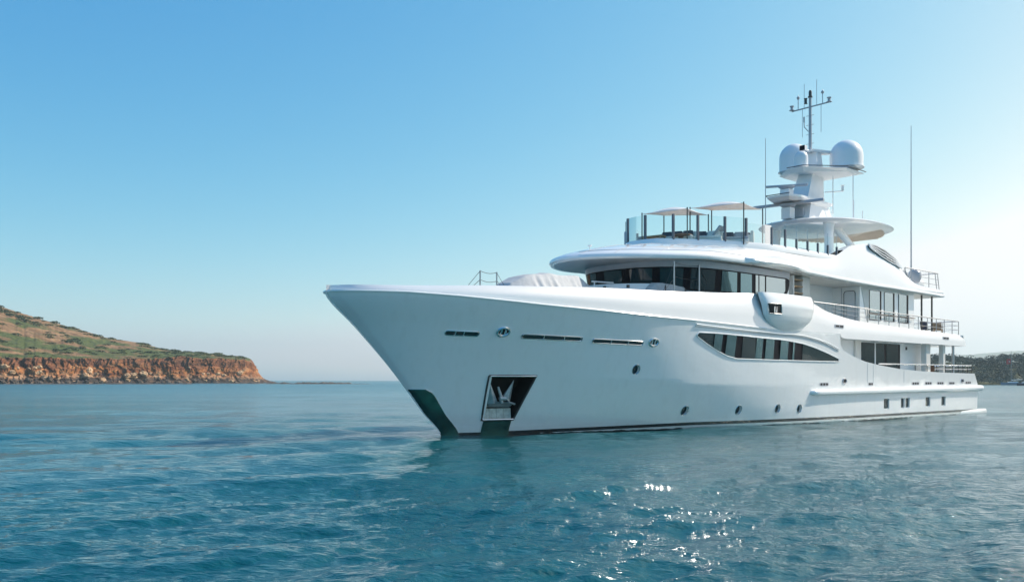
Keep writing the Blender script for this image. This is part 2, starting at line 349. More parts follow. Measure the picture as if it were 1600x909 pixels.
# ------------------------------------------------------------------ headland on the left
def headland_material():
    m, n, l, b = nodes('headland_ground')
    b.inputs['Roughness'].default_value = 0.95; b.inputs['Specular IOR Level'].default_value = 0.15
    geo = n.new('ShaderNodeNewGeometry'); sp = n.new('ShaderNodeSeparateXYZ'); l.new(geo.outputs['Normal'], sp.inputs[0])
    pos = n.new('ShaderNodeSeparateXYZ'); l.new(geo.outputs['Position'], pos.inputs[0])
    def nz(scale, det=6, stretch=(1, 1, 1)):
        mp = n.new('ShaderNodeMapping'); mp.inputs['Scale'].default_value = stretch; l.new(geo.outputs['Position'], mp.inputs[0])
        q = n.new('ShaderNodeTexNoise'); q.inputs['Scale'].default_value = scale; q.inputs['Detail'].default_value = det; l.new(mp.outputs[0], q.inputs['Vector']); return q.outputs[0]
    def ramp(src, *st):
        r_ = n.new('ShaderNodeValToRGB'); e = r_.color_ramp.elements
        while len(e) < len(st): e.new(0.5)
        for q, (p, c) in zip(e, st): q.position = p; q.color = c + (1,)
        l.new(src, r_.inputs[0]); return r_.outputs[0]
    def mix(f, a, c):
        q = n.new('ShaderNodeMix'); q.data_type = 'RGBA'; l.new(f, q.inputs[0]); l.new(a, q.inputs[6]); l.new(c, q.inputs[7]); return q.outputs[2]
    rock = ramp(nz(0.11, 10, (1, 1, 1.6)), (0.32, (0.06, 0.024, 0.014)), (0.46, (0.24, 0.085, 0.033)), (0.58, (0.44, 0.19, 0.07)), (0.72, (0.60, 0.40, 0.24)))
    strata = ramp(nz(0.03, 7, (1, 1, 10)), (0.40, (0.08, 0.03, 0.02)), (0.58, (0.42, 0.17, 0.06)))
    mm = n.new('ShaderNodeMix'); mm.data_type = 'RGBA'; mm.inputs[0].default_value = 0.5; l.new(rock, mm.inputs[6]); l.new(strata, mm.inputs[7])
    rock = mm.outputs[2]
    earth = ramp(nz(0.10, 9), (0.35, (0.15, 0.085, 0.04)), (0.65, (0.33, 0.20, 0.105)))
    green = ramp(nz(0.2, 9), (0.35, (0.045, 0.065, 0.018)), (0.7, (0.13, 0.145, 0.045)))
    hz_ = n.new('ShaderNodeMapRange'); l.new(pos.outputs[2], hz_.inputs[0])
    hz_.inputs[1].default_value = 24; hz_.inputs[2].default_value = 70; hz_.inputs[3].default_value = 0.13; hz_.inputs[4].default_value = -0.06
    ad = n.new('ShaderNodeMath'); ad.operation = 'ADD'; l.new(nz(0.03, 10, (1, 0.7, 1)), ad.inputs[0]); l.new(hz_.outputs[0], ad.inputs[1])
    gm = ramp(ad.outputs[0], (0.50, (0, 0, 0)), (0.58, (1, 1, 1)))
    zb = n.new('ShaderNodeMath'); zb.operation = 'MULTIPLY_ADD'; l.new(nz(0.05, 6, (1, 1, 2)), zb.inputs[0]); zb.inputs[1].default_value = 9; l.new(pos.outputs[2], zb.inputs[2])
    bm_ = n.new('ShaderNodeMapRange'); l.new(zb.outputs[0], bm_.inputs[0]); bm_.inputs[1].default_value = 16; bm_.inputs[2].default_value = 21; bm_.inputs[3].default_value = 0; bm_.inputs[4].default_value = 0.8
    caprock = ramp(nz(0.2, 8, (1, 1, 3)), (0.35, (0.07, 0.03, 0.02)), (0.65, (0.26, 0.11, 0.055)))
    rock = mix(bm_.outputs[0], rock, caprock)
    pm_ = n.new('ShaderNodeMapRange'); l.new(zb.outputs[0], pm_.inputs[0]); pm_.inputs[1].default_value = 12; pm_.inputs[2].default_value = 8; pm_.inputs[3].default_value = 0; pm_.inputs[4].default_value = 0.55
    scree = ramp(nz(0.22, 8), (0.35, (0.24, 0.12, 0.07)), (0.62, (0.60, 0.42, 0.28)))
    rock = mix(pm_.outputs[0], rock, scree)
    grass = mix(gm, earth, green)
    flat = n.new('ShaderNodeMapRange'); l.new(sp.outputs[2], flat.inputs[0])
    flat.inputs[1].default_value = 0.72; flat.inputs[2].default_value = 0.86
    hi = n.new('ShaderNodeMapRange'); l.new(pos.outputs[2], hi.inputs[0]); hi.inputs[1].default_value = 16; hi.inputs[2].default_value = 20
    fm = n.new('ShaderNodeMath'); fm.operation = 'MULTIPLY'; l.new(flat.outputs[0], fm.inputs[0]); l.new(hi.outputs[0], fm.inputs[1])
    c = mix(fm.outputs[0], rock, grass)
    wet = n.new('ShaderNodeMapRange'); l.new(pos.outputs[2], wet.inputs[0]); wet.inputs[1].default_value = 2.8; wet.inputs[2].default_value = 5.6
    wn = n.new('ShaderNodeMath'); wn.operation = 'ADD'; l.new(wet.outputs[0], wn.inputs[0])
    w2 = n.new('ShaderNodeMath'); w2.operation = 'MULTIPLY_ADD'; l.new(nz(0.15, 5), w2.inputs[0]); w2.inputs[1].default_value = 2.4; w2.inputs[2].default_value = -1.2
    l.new(w2.outputs[0], wn.inputs[1]); wn.use_clamp = True
    dk = n.new('ShaderNodeRGB'); dk.outputs[0].default_value = (0.05, 0.042, 0.038, 1)
    c = mix(wn.outputs[0], dk.outputs[0], c)
    l.new(c, b.inputs['Base Color'])
    bp = n.new('ShaderNodeBump'); bp.inputs['Distance'].default_value = 1.6; l.new(nz(0.30, 8, (1, 1, 1.7)), bp.inputs['Height']); l.new(bp.outputs[0], b.inputs['Normal'])
    return m

# stations along the shore, given as bearing numbers k (0 far left .. 425 at the tip); distance grows towards the tip
HX = np.concatenate([np.linspace(-420, -20, 120), np.linspace(-19, 440, 420)])
dist_f = pch([(-420, 520), (0, 660), (200, 742), (330, 800), (400, 846), (412, 860), (425, 885), (440, 915)])
def bear(k): return (k - 800) / 1445.4
crest_f = pch([(-420, 345), (-150, 200), (0, 117), (30, 107), (60, 98), (110, 84), (165, 68), (215, 59), (260, 48), (310, 43), (365, 38), (390, 34), (396, 28), (401, 17), (405, 8), (411, 2), (425, -2), (440, -4)])   # elevation above the horizon
cliff_f = pch([(-420, 24), (0, 19), (100, 19.2), (200, 20), (300, 22), (380, 21.5), (395, 17), (402, 11), (412, 4), (425, .4), (440, -2)])
coast_f = dist_f
VV = np.concatenate([np.linspace(-4, 16, 60), np.linspace(16.6, 40, 24), np.linspace(42, 330, 70), np.linspace(345, 620, 12)])
def headland_height(x, v):
    zc = cliff_f(x); wob = zc * (.10 * fbm(x * .02, 40.0) + .05 * fbm(x * .09, 41.0)); zr = max(crest_f(x) / 1445.4 * (dist_f(x) + 300) + CAM_H, zc)
    edge = 11 + 3.5 * fbm(x * 0.03, 3.1) + 1.5 * fbm(x * 0.12, 7.7)
    t = v / edge
    if t < 1:
        # stepped rock face: shelf, two ledges, overhanging rim
        t2 = max(0, min(1, t))
        prof = 0.10 * sstep(0.0, 0.14, t2) + 0.22 * sstep(0.28, 0.46, t2) + 0.30 * sstep(0.5, 0.68, t2) + 0.38 * sstep(0.76, 0.98, t2)
        z = (zc + wob) * prof - 1.0 * (1 - sstep(-0.2, 0.05, t))
        z += (fbm(x * 0.03, v * 0.35, 2.0) * 2.2 + fbm(x * 0.10, v * 0.6, 5.0) * 0.9) * sstep(0.02, 0.2, t2) * (1 - sstep(0.9, 1.0, t2)) * min(1, zc / 12)
    else:
        d = v - edge
        s_ = sstep(0, 300, d) * 0.55 + 0.45 * min(1, d / 300)
        z = zc + wob * math.exp(-d / 8) + (zr - zc) * s_ - max(0, v - 320) * 0.05
        z += fbm(x * 0.02, v * 0.03, 9.0) * 1.0 * sstep(0, 60, d) + 0.35 * fbm(x * 0.09, v * 0.15, 4.0) * sstep(0, 8, d)
    return z
def shore_xy(k, v):
    D = dist_f(k) + v; return bear(k) * D, D
HP = np.zeros((len(VV), len(HX), 3))
for j, x in enumerate(HX):
    for i, v in enumerate(VV):
        z = headland_height(x, v); f_ = sstep(-1, 3, z) * (1 - sstep(15, 24, v)) * min(1, cliff_f(x) / 14)
        push = f_ * (4.0 * fbm(x * 0.05, z * 0.10, 31.0) + 2.6 * fbm(x * 0.11, z * 0.55, 7.0) + 1.3 * fbm(x * 0.35, z * 0.9, 3.0) + 1.5 * noise.noise(Vector((x * .015, z * 0.75, 2.0))))
        X_, Y_ = shore_xy(x, v - push)
        HP[i, j] = (X_ - push * .6, Y_, z)
headland = sheet('headland', HP, headland_material()); tag(headland, kind='structure')

# shrubs scattered over the slope, each a low mound of leaf clumps
def shrub_mesh(seed, wide):
    rs = random.Random(seed); mb = MB(False)
    for k in range(130):
        a = rs.uniform(0, 2 * math.pi); h = rs.random() ** 0.7; rr = math.sqrt(rs.random()) * math.sqrt(max(0, 1 - h * h * 0.9))
        c = Vector((wide * rr * math.cos(a), rr * math.sin(a), h * 0.75)); s_ = rs.uniform(0.10, 0.22)
        nn = Vector((rs.gauss(0, 1), rs.gauss(0, 1), abs(rs.gauss(0, 1)) + .3)).normalized()
        u = nn.orthogonal().normalized(); w = nn.cross(u)
        mb.add([c + s_ * (u + .3 * nn), c + s_ * w, c - s_ * (u - .2 * nn), c - s_ * w], [(0, 1, 2, 3)])
    me = mb.build('shrub', M['leaf'], None, smooth=0, fix=False)
    return me
M['leaf'] = mat('shrub_leaf', (0.070, 0.095, 0.030), 0.9, var=0.45, scale=0.15, coord='Object')
protos = [shrub_mesh(1, 1.3), shrub_mesh(2, 2.0), shrub_mesh(3, 1.6)]
placed = 0; tries = 0
while placed < 260 and tries < 9000:
    tries += 1
    x = random.uniform(-60, 385); v = 18 + 262 * random.random() ** 0.8
    if fbm(x * 0.013 + 5, v * 0.013, 1.0) < -0.10 + 0.25 * (v < 45): continue
    zc = cliff_f(x); zr = crest_f(x) / 1445.4 * (dist_f(x) + 300) + CAM_H
    if zr - zc < 2.5 and v > 60: continue
    if placed < 3: o = protos[placed]
    else:
        o = protos[placed % 3].copy(); col.objects.link(o)
    s_ = random.uniform(0.9, 2.7) * (0.85 + v / 500)
    o.location = shore_xy(x, v) + (headland_height(x, v) - 0.15 * s_,); o.scale = (s_ * 1.35, s_ * 1.1, s_ * random.uniform(0.75, 1.05)); o.rotation_euler = (0, 0, random.uniform(-.4, .4))
    tag(o, 'low dark green shrub growing on the headland slope above the orange cliff', 'shrub', 'shrubs on the headland slope')
    placed += 1

# dark boulders along the cliff foot
M['wet_rock'] = mat('shore_rock', (0.10, 0.075, 0.055), 0.85, var=0.55, scale=0.5, bump=0.2, bscale=1.2)
M['pale_rock'] = mat('fallen_rock', (0.46, 0.29, 0.16), 0.9, var=0.35, scale=0.35, bump=0.25, bscale=1.0)
def rock_mesh(seed, m):
    bm = bmesh.new(); bmesh.ops.create_icosphere(bm, subdivisions=3, radius=1)
    for v in bm.verts:
        d = 1 + 0.45 * noise.fractal(v.co * 1.1 + Vector((seed * 9.1, 0, 0)), 0.8, 2, 4)
        v.co = Vector((v.co.x * d * 1.3, v.co.y * d, v.co.z * d * 0.75))
    me = bpy.data.meshes.new('boulder'); bm.to_mesh(me); bm.free(); me.materials.append(m)
    o = bpy.data.objects.new('boulder', me); col.objects.link(o); return o
rp_ = [rock_mesh(1, M['wet_rock']), rock_mesh(2, M['wet_rock']), rock_mesh(3, M['pale_rock']), rock_mesh(4, M['pale_rock'])]
for i in range(90):
    o = rp_[i] if i < 4 else rp_[i % 4].copy()
    if i >= 4: col.objects.link(o)
    pale = (i % 4) >= 2
    x = random.uniform(-20, 418); s_ = random.uniform(0.9, 2.6) if pale else random.uniform(0.8, 2.2)
    v = random.uniform(1.5, 7) if pale else random.uniform(-2.5, 2.5)
    s_ *= min(1, max(0.45, cliff_f(x) / 19))
    o.location = shore_xy(x, v) + (max(0.0, headland_height(x, v)) + s_ * 0.2,); o.scale = (s_, s_, s_); o.rotation_euler = (random.uniform(-.5, .5), random.uniform(-.5, .5), random.uniform(0, 6))
    if pale: tag(o, 'pale orange boulder fallen at the foot of the cliff', 'boulder', 'fallen boulders under the cliff')
    else: tag(o, 'dark wet boulder at the waterline below the cliff', 'boulder', 'dark boulders along the shore')

# low reef skerries off the headland
def reef(x0, x1, y, h, seed, label):
    n = 90; xs = np.linspace(x0, x1, n); P = np.zeros((7, n, 3))
    for j, x in enumerate(xs):
        e = math.sin(math.pi * j / (n - 1)) ** 0.35
        hh = h * e * max(-0.3, 0.55 + 0.9 * fbm(x * 0.12, seed, 0.0))
        for i, (dv, k) in enumerate(((-3, -1), (-2.0, .5), (-1, .95), (0, 1), (1.2, .9), (2.4, .4), (3.5, -1))):
            P[i, j] = (x, y + dv * (1 + .3 * fbm(x * .3, i)) + 2.5 * fbm(x * .03, seed), hh * k if k > 0 else -0.6)
    o = sheet('rock_reef', P, M['wet_rock']); tag(o, label, 'reef'); return o
reef(-318, -196, 575, 0.75, 3.0, 'long thin dark reef barely above the water, before the cliff at far left')
reef(-170, -92, 600, 0.55, 8.0, 'thin dark reef before the middle of the orange cliff')
reef(-212, -166, 700, 1.7, 12.0, 'dark rock spit running off the tip of the headland')
reef(-164, -120, 690, 1.9, 15.0, 'isolated low black reef in open water right of the headland')

mb = MB(False); mb.tube([(0, 0, 0), (0, 0, 2.8)], 0.16, 8); mb.tube([(0, 0, 2.8), (0, 0, 3.3)], [0.3, 0.2], 8)
o = mb.build('marker_post', M['wood_dark']); o.location = shore_xy(368, 15) + (headland_height(368, 15) - .1,)
tag(o, 'small dark marker post standing on the tip of the headland', 'marker post')

# ------------------------------------------------------------------ wooded shore on the right
def wood_hill():
    xs = np.linspace(190, 460, 200); vs = np.linspace(-6, 150, 60); P = np.zeros((60, 200, 3))
    top = pch([(190, 14), (225, 15.5), (236, 17.5), (248, 19.2), (262, 19.0), (275, 17.6), (284, 16.4), (291, 16.2), (297, 17.8), (310, 18.6), (400, 26), (460, 30)])
    for j, x in enumerate(xs):
        for i, v in enumerate(vs):
            z = -0.5 + (top(x) - 5.0) * sstep(0, 90, v) * (1 if v < 100 else 1 - 0.3 * (v - 100) / 50)
            P[i, j] = (x, 476 + v + 6 * fbm(x * .02, 1.0), z if v > 0 else -0.6)
    g = sheet('wooded_hill', P, mat('wood_floor', (0.06, 0.075, 0.03), 0.95, var=0.3, scale=.1)); tag(g, kind='structure')
    mb = MB(False); rs = random.Random(5)
    for k in range(1400):
        x = rs.uniform(200, 440); v = rs.uniform(1, 105)
        base = -0.5 + (top(x) - 5.0) * sstep(0, 90, v); H = rs.uniform(3.6, 6.2); W = H * rs.uniform(.45, .65)
        y = 476 + v + 6 * fbm(x * .02, 1.0)
        for q in range(90):
            a = rs.uniform(0, 6.283); h = rs.uniform(-.8, 1); rr = math.sqrt(max(0, 1 - h * h)) * rs.uniform(.55, 1.05)
            c = Vector((x + W * rr * math.cos(a), y + W * rr * math.sin(a), base + H * .62 + H * .36 * h)); s_ = rs.uniform(.16, .42)
            nn = Vector((rs.gauss(0, 1), rs.gauss(0, 1), rs.gauss(.5, 1))).normalized(); u = nn.orthogonal().normalized(); w = nn.cross(u)
            mb.add([c + s_ * u, c + s_ * w, c - s_ * u, c - s_ * w], [(0, 1, 2, 3)])
    o = mb.build('far_wood', mat('hazed_pine_leaf', (0.066, 0.105, 0.095), 0.9, var=.4, scale=.12), None, smooth=0, fix=False)  # leaf colour made bluer and paler, so distance haze is painted in
    tag(o, 'dense dark green pine wood covering the shore behind the stern', 'wood', kind='stuff')
wood_hill()
def shore_right():
    az = np.radians(np.linspace(24.5, 128, 240)); P = np.zeros((16, 240, 3)); vs = np.linspace(-8, 260, 16)
    hh = pch([(24.5, 4), (29, 9), (34, 16), (45, 26), (60, 36), (75, 33), (90, 40), (105, 30), (118, 14), (128, 3)])
    for j, a in enumerate(az):
        for i, v in enumerate(vs):
            d = 560 + 60 * math.sin(a * 3) + 30 * fbm(a * 6, 1.0) + v
            z = -1 + (hh(math.degrees(a)) + 7 * fbm(a * 14, v * .01, 3.) + 4 * fbm(a * 60, v * .05, 5.)) * sstep(0, 130, v) if v > 0 else -1
            P[i, j] = (d * math.sin(a), d * math.cos(a), z)
    g = sheet('wooded_shore', P, bpy.data.materials['hazed_pine_leaf']); tag(g, kind='structure')
shore_right()
def ridge(name, y, x0, x1, pts, depth, m):
    xs = np.linspace(x0, x1, 160); f_ = pch(pts); P = np.zeros((14, 160, 3))
    for j, x in enumerate(xs):
        for i in range(14):
            t = i / 13; P[i, j] = (x, y + depth * t, -1 + (f_(x) + 1 + 0.04 * f_(x) * fbm(x * .002, t * 3)) * math.sin(min(1, t * 1.35) * math.pi / 2) + (fbm(x * .004, t * 4, 2.) * 6 * t))
    o = sheet(name, P, m); tag(o, kind='structure'); return o
M['far_hill'] = mat('far_hill_ground', (0.09, 0.10, 0.055), 0.95, var=.3, scale=.004)
ridge('far_hills', 5200, 1500, 5200, [(1500, 15), (1900, 35), (2300, 55), (2500, 75), (2700, 105), (2900, 140), (3300, 190), (5200, 280)], 1500, M['far_hill'])

# ------------------------------------------------------------------ yacht
ZB, XB = 38.697, -2.945
yacht = bpy.data.objects.new('motor_yacht', None); col.objects.link(yacht)
yacht.location = (XB, ZB, 0); yacht.rotation_euler = (0, 0, R(43)); yacht.empty_display_size = 2
tag(yacht, 'large white motor yacht with tiered decks and radar mast, anchored in the bay', 'yacht')
YM = Matrix.Translation((XB, ZB, 0)) @ Matrix.Rotation(R(43), 4, 'Z')
def part(mb, name, m, parent=None, **k):
    return mb.build(name, m, parent or yacht, **k)
def deck_thing(name, label, cat_, s, p, z, rz=0, group=None):
    o = bpy.data.objects.new(name, None); col.objects.link(o); o.empty_display_size = .3
    o.location = YM @ Vector((s, -p, z)); o.rotation_euler = (0, 0, R(43 + rz)); tag(o, label, cat_, group); return o

stem_f = pch([(-2.0, 0.25), (0.0, 0.0), (1.0, -0.95), (2.08, -1.92), (3.18, -2.95), (4.46, -4.24), (5.63, -5.48), (5.95, -5.62)])
W_f = pch([(0, 0), (.3, .12), (1, .33), (4, 1.05), (8, 2.0), (12, 2.9), (16, 3.68), (20, 4.22), (24, 4.48), (30, 4.57), (40, 4.56), (46, 4.45)])
D_f = pch([(0, 0), (.12, .38), (.4, .72), (1.1, 1.25), (2.6, 1.95), (5.6, 2.85), (9.6, 3.65), (13.6, 4.18), (17.6, 4.46), (21.6, 4.58), (26, 4.61), (40, 4.61), (52, 4.5)])
chine_f = pch([(-6, 2.5), (6, 2.45), (12, 2.25), (20, 2.05), (46, 1.95)])
def hull_p(s, z):
    d = max(0.0, s - stem_f(z)); w = W_f(d); D = D_f(d)
    t = min(1.15, max(0, z / 5.4)); g1 = t ** 1.25
    c = chine_f(s) / 5.4
    g2 = 0.74 * t / c if t < c else 0.74 + 0.26 * (t - c) / (1 - c)
    k = sstep(3, 13, s)
    g = g1 * (1 - k) + g2 * k
    p = w + (D - w) * min(1.03, g)
    if z < 0: p *= 1 + 0.22 * z
    return p
ztop_f = lin([(-5.7, 5.72), (-3.2, 5.72), (-1, 5.64), (2.7, 5.46), (5.6, 5.36), (9.3, 5.23), (12.6, 5.14), (17.5, 5.0), (25.23, 5.0), (25.25, 4.45), (25.32, 4.32), (25.6, 4.06), (26.2, 3.9), (26.8, 3.75), (27.6, 3.58), (28.3, 3.46), (30.1, 3.27), (33, 3.06), (35.9, 2.96), (39, 2.89), (46, 2.84)])
def send(z): return 45.6 if z < 2 else 45.6 - (z - 2) * 0.75
us = list(np.concatenate([np.linspace(0, .5, 7), np.linspace(.65, 3, 14), np.linspace(3.3, 25.23, 72), [25.25, 25.32, 25.6, 25.9, 26.2, 26.8, 27.6, 28.3, 29.2, 30.1, 31, 32, 33, 34.4, 35.9, 37.5, 39, 40, 41, 42, 43, 44, 45, 45.6]]))
NR = 34
def hull_pt(u, i, side=1):
    t = i / (NR - 1)
    z0 = -1.2 + 6.92 * t
    st = stem_f(z0); s = u + st * max(0, 1 - u / 11) ** 1.6
    zt = ztop_f(s); z = -1.2 + (zt + 1.2) * t
    if u > 40: s = 40 + (u - 40) * (send(z) - 40) / 5.6
    return (s, side * (hull_p(s, z) if u > 0 else 0.0), z)
mb = MB()
grid_p = [[hull_pt(u, i, 1) for u in us] for i in range(NR)]
grid_s = [[hull_pt(u, i, -1) for u in us] for i in range(NR)]
mb.grid(grid_p); mb.grid([r[::-1] for r in grid_s])
cap = [[(a[0], b * a[1], a[2]) for b in (1, .5, 0, -.5, -1)] for a in grid_p[-1]]; mb.grid(cap)
cap = [[(a[0], b * a[1], a[2]) for b in (1, .5, 0, -.5, -1)] for a in grid_p[0]]; mb.grid(cap)
mb.grid([[(r[-1][0], b * r[-1][1], r[-1][2]) for b in (1, .5, 0, -.5, -1)] for r in grid_p])
hull = part(mb, 'hull', M['hull'])
bm = bmesh.new(); bm.from_mesh(hull.data); bmesh.ops.remove_doubles(bm, verts=bm.verts, dist=1e-4)
bmesh.ops.dissolve_degenerate(bm, edges=bm.edges, dist=1e-5); bmesh.ops.recalc_face_normals(bm, faces=bm.faces); bm.to_mesh(hull.data); bm.free()

# --- recesses cut into the port side
def cutter(rings, m):
    c = MB(); c.loft(rings); o = c.build('cutter', m, None, smooth=0); return o
def hole(poly, depth, m, outp=0.5):
    """poly of (aft, up) points; a recess of the given depth into the port side"""
    return cutter([[(s, hull_p(s, z) + outp, z) for s, z in poly], [(s, hull_p(s, z) - depth, z) for s, z in poly]], m)
def disc(s, z, a, b, n=28): return [(s + a * math.cos(2 * math.pi * k / n), z + b * math.sin(2 * math.pi * k / n)) for k in range(n)]
PORTS = [(8.5, 2.85, .19), (12.21, .91, .2), (15.93, .87, .2), (19.06, .88, .2), (21.05, .84, .2)]
SMALL = [(30.68, 31.42, .62, 1.25), (33.02, 33.55, .63, 1.26), (33.68, 34.28, .63, 1.26), (36.65, 37.36, .65, 1.27), (39.14, 39.82, .66, 1.28)]
POCKET = [(1.32, 2.55), (3.53, 2.55), (3.08, .66), (1.58, .66)]
cuts = []
for s, z, r_ in PORTS: cuts.append(hole(disc(s, z, r_ * 1.08, r_ * 1.15), .16, M['paint_flat']))
def rrect(a, b, c, d, r_, n=4):
    o_ = []
    for cx, cy, a0 in ((b - r_, d - r_, 0), (a + r_, d - r_, 90), (a + r_, c + r_, 180), (b - r_, c + r_, 270)):
        for k in range(n + 1):
            an = R(a0 + 90 * k / n); o_.append((cx + r_ * math.cos(an), cy + r_ * math.sin(an)))
    return o_
for a, b, c, d in SMALL: cuts.append(hole(rrect(a, b, c, d, .07), .10, M['paint_flat']))
c = MB(); c.loft([[(s, hull_p(s, z) + .5, z) for s, z in POCKET], [(s, hull_p(s, z) - 1.0, z) for s, z in [(1.75, 2.5), (3.6, 2.5), (3.1, .7), (1.9, .7)]]])
cuts.append(c.build('cutter', M['void'], None, smooth=0))
for c in cuts:
    c.parent = yacht
    md = hull.modifiers.new('cut', 'BOOLEAN'); md.operation = 'DIFFERENCE'; md.object = c; md.solver = 'EXACT'
    try: md.material_mode = 'TRANSFER'
    except Exception: pass
bpy.context.view_layer.update()
dg = bpy.context.evaluated_depsgraph_get()
nm = bpy.data.meshes.new_from_object(hull.evaluated_get(dg), preserve_all_data_layers=False, depsgraph=dg)
hull.modifiers.clear(); old = hull.data; hull.data = nm; nm.name = 'hull'
for c in cuts: bpy.data.objects.remove(c, do_unlink=True)
def hull_n(s, p, z):
    e = .02; sg = 1 if p > 0 else -1; z_ = min(z, ztop_f(s) + .0)
    a = (hull_p(s + e, z_) - hull_p(max(s - e, stem_f(z_) + 1e-4), z_)) / (s + e - max(s - e, stem_f(z_) + 1e-4))
    b = (hull_p(s, z_ + e) - hull_p(s, z_ - e)) / (2 * e)
    return Vector((-a, -sg, -b)).normalized()
nm.polygons.foreach_set('use_smooth', np.ones(len(nm.polygons), dtype=bool))
nrm = [None] * len(nm.loops)
for p in nm.polygons:
    for li in p.loop_indices:
        v = nm.vertices[nm.loops[li].vertex_index].co
        on = p.material_index == 0 and abs(v.y) > .02 and abs(abs(v.y) - hull_p(v.x, v.z)) < .03
        if on:
            n_ = hull_n(v.x, -v.y, v.z)
            if n_.dot(p.normal) < .8: n_ = p.normal.copy()
        else: n_ = p.normal.copy()
        nrm[li] = n_
nm.normals_split_custom_set(nrm)

def on_hull(s, z, off=0.0): return (s, hull_p(s, z) + off, z)
def hull_patch(mb, poly, off, ns=14, nz=8):
    """fills a convex-in-height outline (aft, up) with a grid that follows the side of the hull, slightly proud"""
    S = [q[0] for q in poly]; a, b = min(S), max(S); rows = []
    for k in range(ns + 1):
        s = a + (b - a) * (k / ns); s = min(max(s, a + 1e-4), b - 1e-4); zs = []
        for (s0, z0), (s1, z1) in zip(poly, poly[1:] + poly[:1]):
            if (s0 - s) * (s1 - s) <= 0 and abs(s1 - s0) > 1e-9: zs.append(z0 + (z1 - z0) * (s - s0) / (s1 - s0))
        lo, hi = min(zs), max(zs)
        rows.append([on_hull(s, lo + (hi - lo) * j / nz, off) for j in range(nz + 1)])
    mb.grid(rows); return mb
def outline(poly, off, n=4):
    o_ = []
    for (a, b), (c, d) in zip(poly, poly[1:] + poly[:1]):
        for k in range(n): o_.append(on_hull(a + (c - a) * k / n, b + (d - b) * k / n, off))
    o_.append(o_[0]); return o_

for s, z, r_ in PORTS:
    mb = MB(); mb.loft([[on_hull(a, b, -.14) for a, b in disc(s, z, r_ * 1.02, r_ * 1.09)], [on_hull(a, b, -.12) for a, b in disc(s, z, r_ * 1.02, r_ * 1.09)]])
    g = part(mb, 'porthole', M['glass'])
    mb = MB(); mb.tube([on_hull(a, b, .0) for a, b in disc(s, z, r_ * 1.1, r_ * 1.17)] + [on_hull(s + r_ * 1.1, z, .0)], .018, 6); part(mb, 'rim', M['chrome'], g)
for a, b, c, d in SMALL:
    mb = MB(); hull_patch(mb, rrect(a + .02, b - .02, c + .02, d - .02, .06), -.085, 4, 2); g = part(mb, 'hull_window', M['glass'])
    mb = MB(); mb.box(a + .13, a + .17, 4.40, 4.585, c, d); 
for nm_, (a, b, z) in {'f': (-1.2, .22, 4.22), 'm': (2.13, 5.16, 4.16), 'a': (5.7, 8.52, 4.05)}.items():
    sl_ = 0.0; po = rrect(a, b, z - .085, z + .085, .08)
    po = [(q, w - (q - a) * .018 + .02) for q, w in po]
    mb = MB(); hull_patch(mb, po, .012, 16, 2); g = part(mb, 'mooring_slot', M['glass'])
    mb = MB(); mb.tube(outline(po, .02), .022, 6); part(mb, 'frame', M['chrome'], g)
    mb = MB()
    for k in (.36, .7) if nm_ != 'f' else (.3, .55):
        s = a + (b - a) * k; mb.tube([on_hull(s, z - .08 - (s - a) * .018, .018), on_hull(s, z + .1 - (s - a) * .018, .018)], .022, 6)
    part(mb, 'bar', M['chrome'], g)
for s, z in ((1.24, 4.33), (9.13, 4.08)):
    po = disc(s, z, .27, .16, 24); mb = MB(); hull_patch(mb, po, .015, 10, 4); g = part(mb, 'fairlead', M['void'])
    mb = MB(); mb.tube(outline(po, .03, 1), .055, 8); part(mb, 'rim', M['chrome'], g)
    mb = MB(); mb.tube([on_hull(s - .08, z - .1, .02), on_hull(s - .08, z + .1, .02)], .045, 8); mb.tube([on_hull(s + .1, z - .1, .02), on_hull(s + .1, z + .1, .02)], .045, 8); part(mb, 'roller', M['chrome'], g)
for s, z in ((25.72, 2.32), (42.69, 2.33)):
    po = disc(s, z, .2, .13, 20); mb = MB(); hull_patch(mb, po, .012, 8, 4); g = part(mb, 'fairlead', M['void'])
    mb = MB(); mb.tube(outline(po, .02, 1), .04, 8); part(mb, 'rim', M['steel'], g)
for s, z, w in ((23.42, 2.14, .5), (28.93, 2.14, .3), (35.08, 2.16, .55), (37.02, 2.17, .55), (38.93, 2.17, .55), (40.83, 2.17, .5), (43.75, 2.2, .55)):
    mb = MB(); hull_patch(mb, rrect(s - w, s + w, z - .1, z + .1, .03), .008, 6, 2); g = part(mb, 'vent', M['grey_paint'])
    for k in (-.5, 0, .5): mb = MB(); hull_patch(mb, rrect(s + w * k * 1.2 - w * .22, s + w * k * 1.2 + w * .22, z - .065, z + .065, .02), .014, 2, 2); part(mb, 'vent_opening', M['void'], g)

for s_, z0, z1 in ((28.5, 2.2, 3.42), (29.25, 2.2, 3.3), (33.4, 2.2, 3.0)):
    mb = MB(); mb.tube([on_hull(s_, z, .002) for z in np.linspace(z0, z1, 6)], .009, 4); part(mb, 'hull_seam', M['grey_paint'], hull)
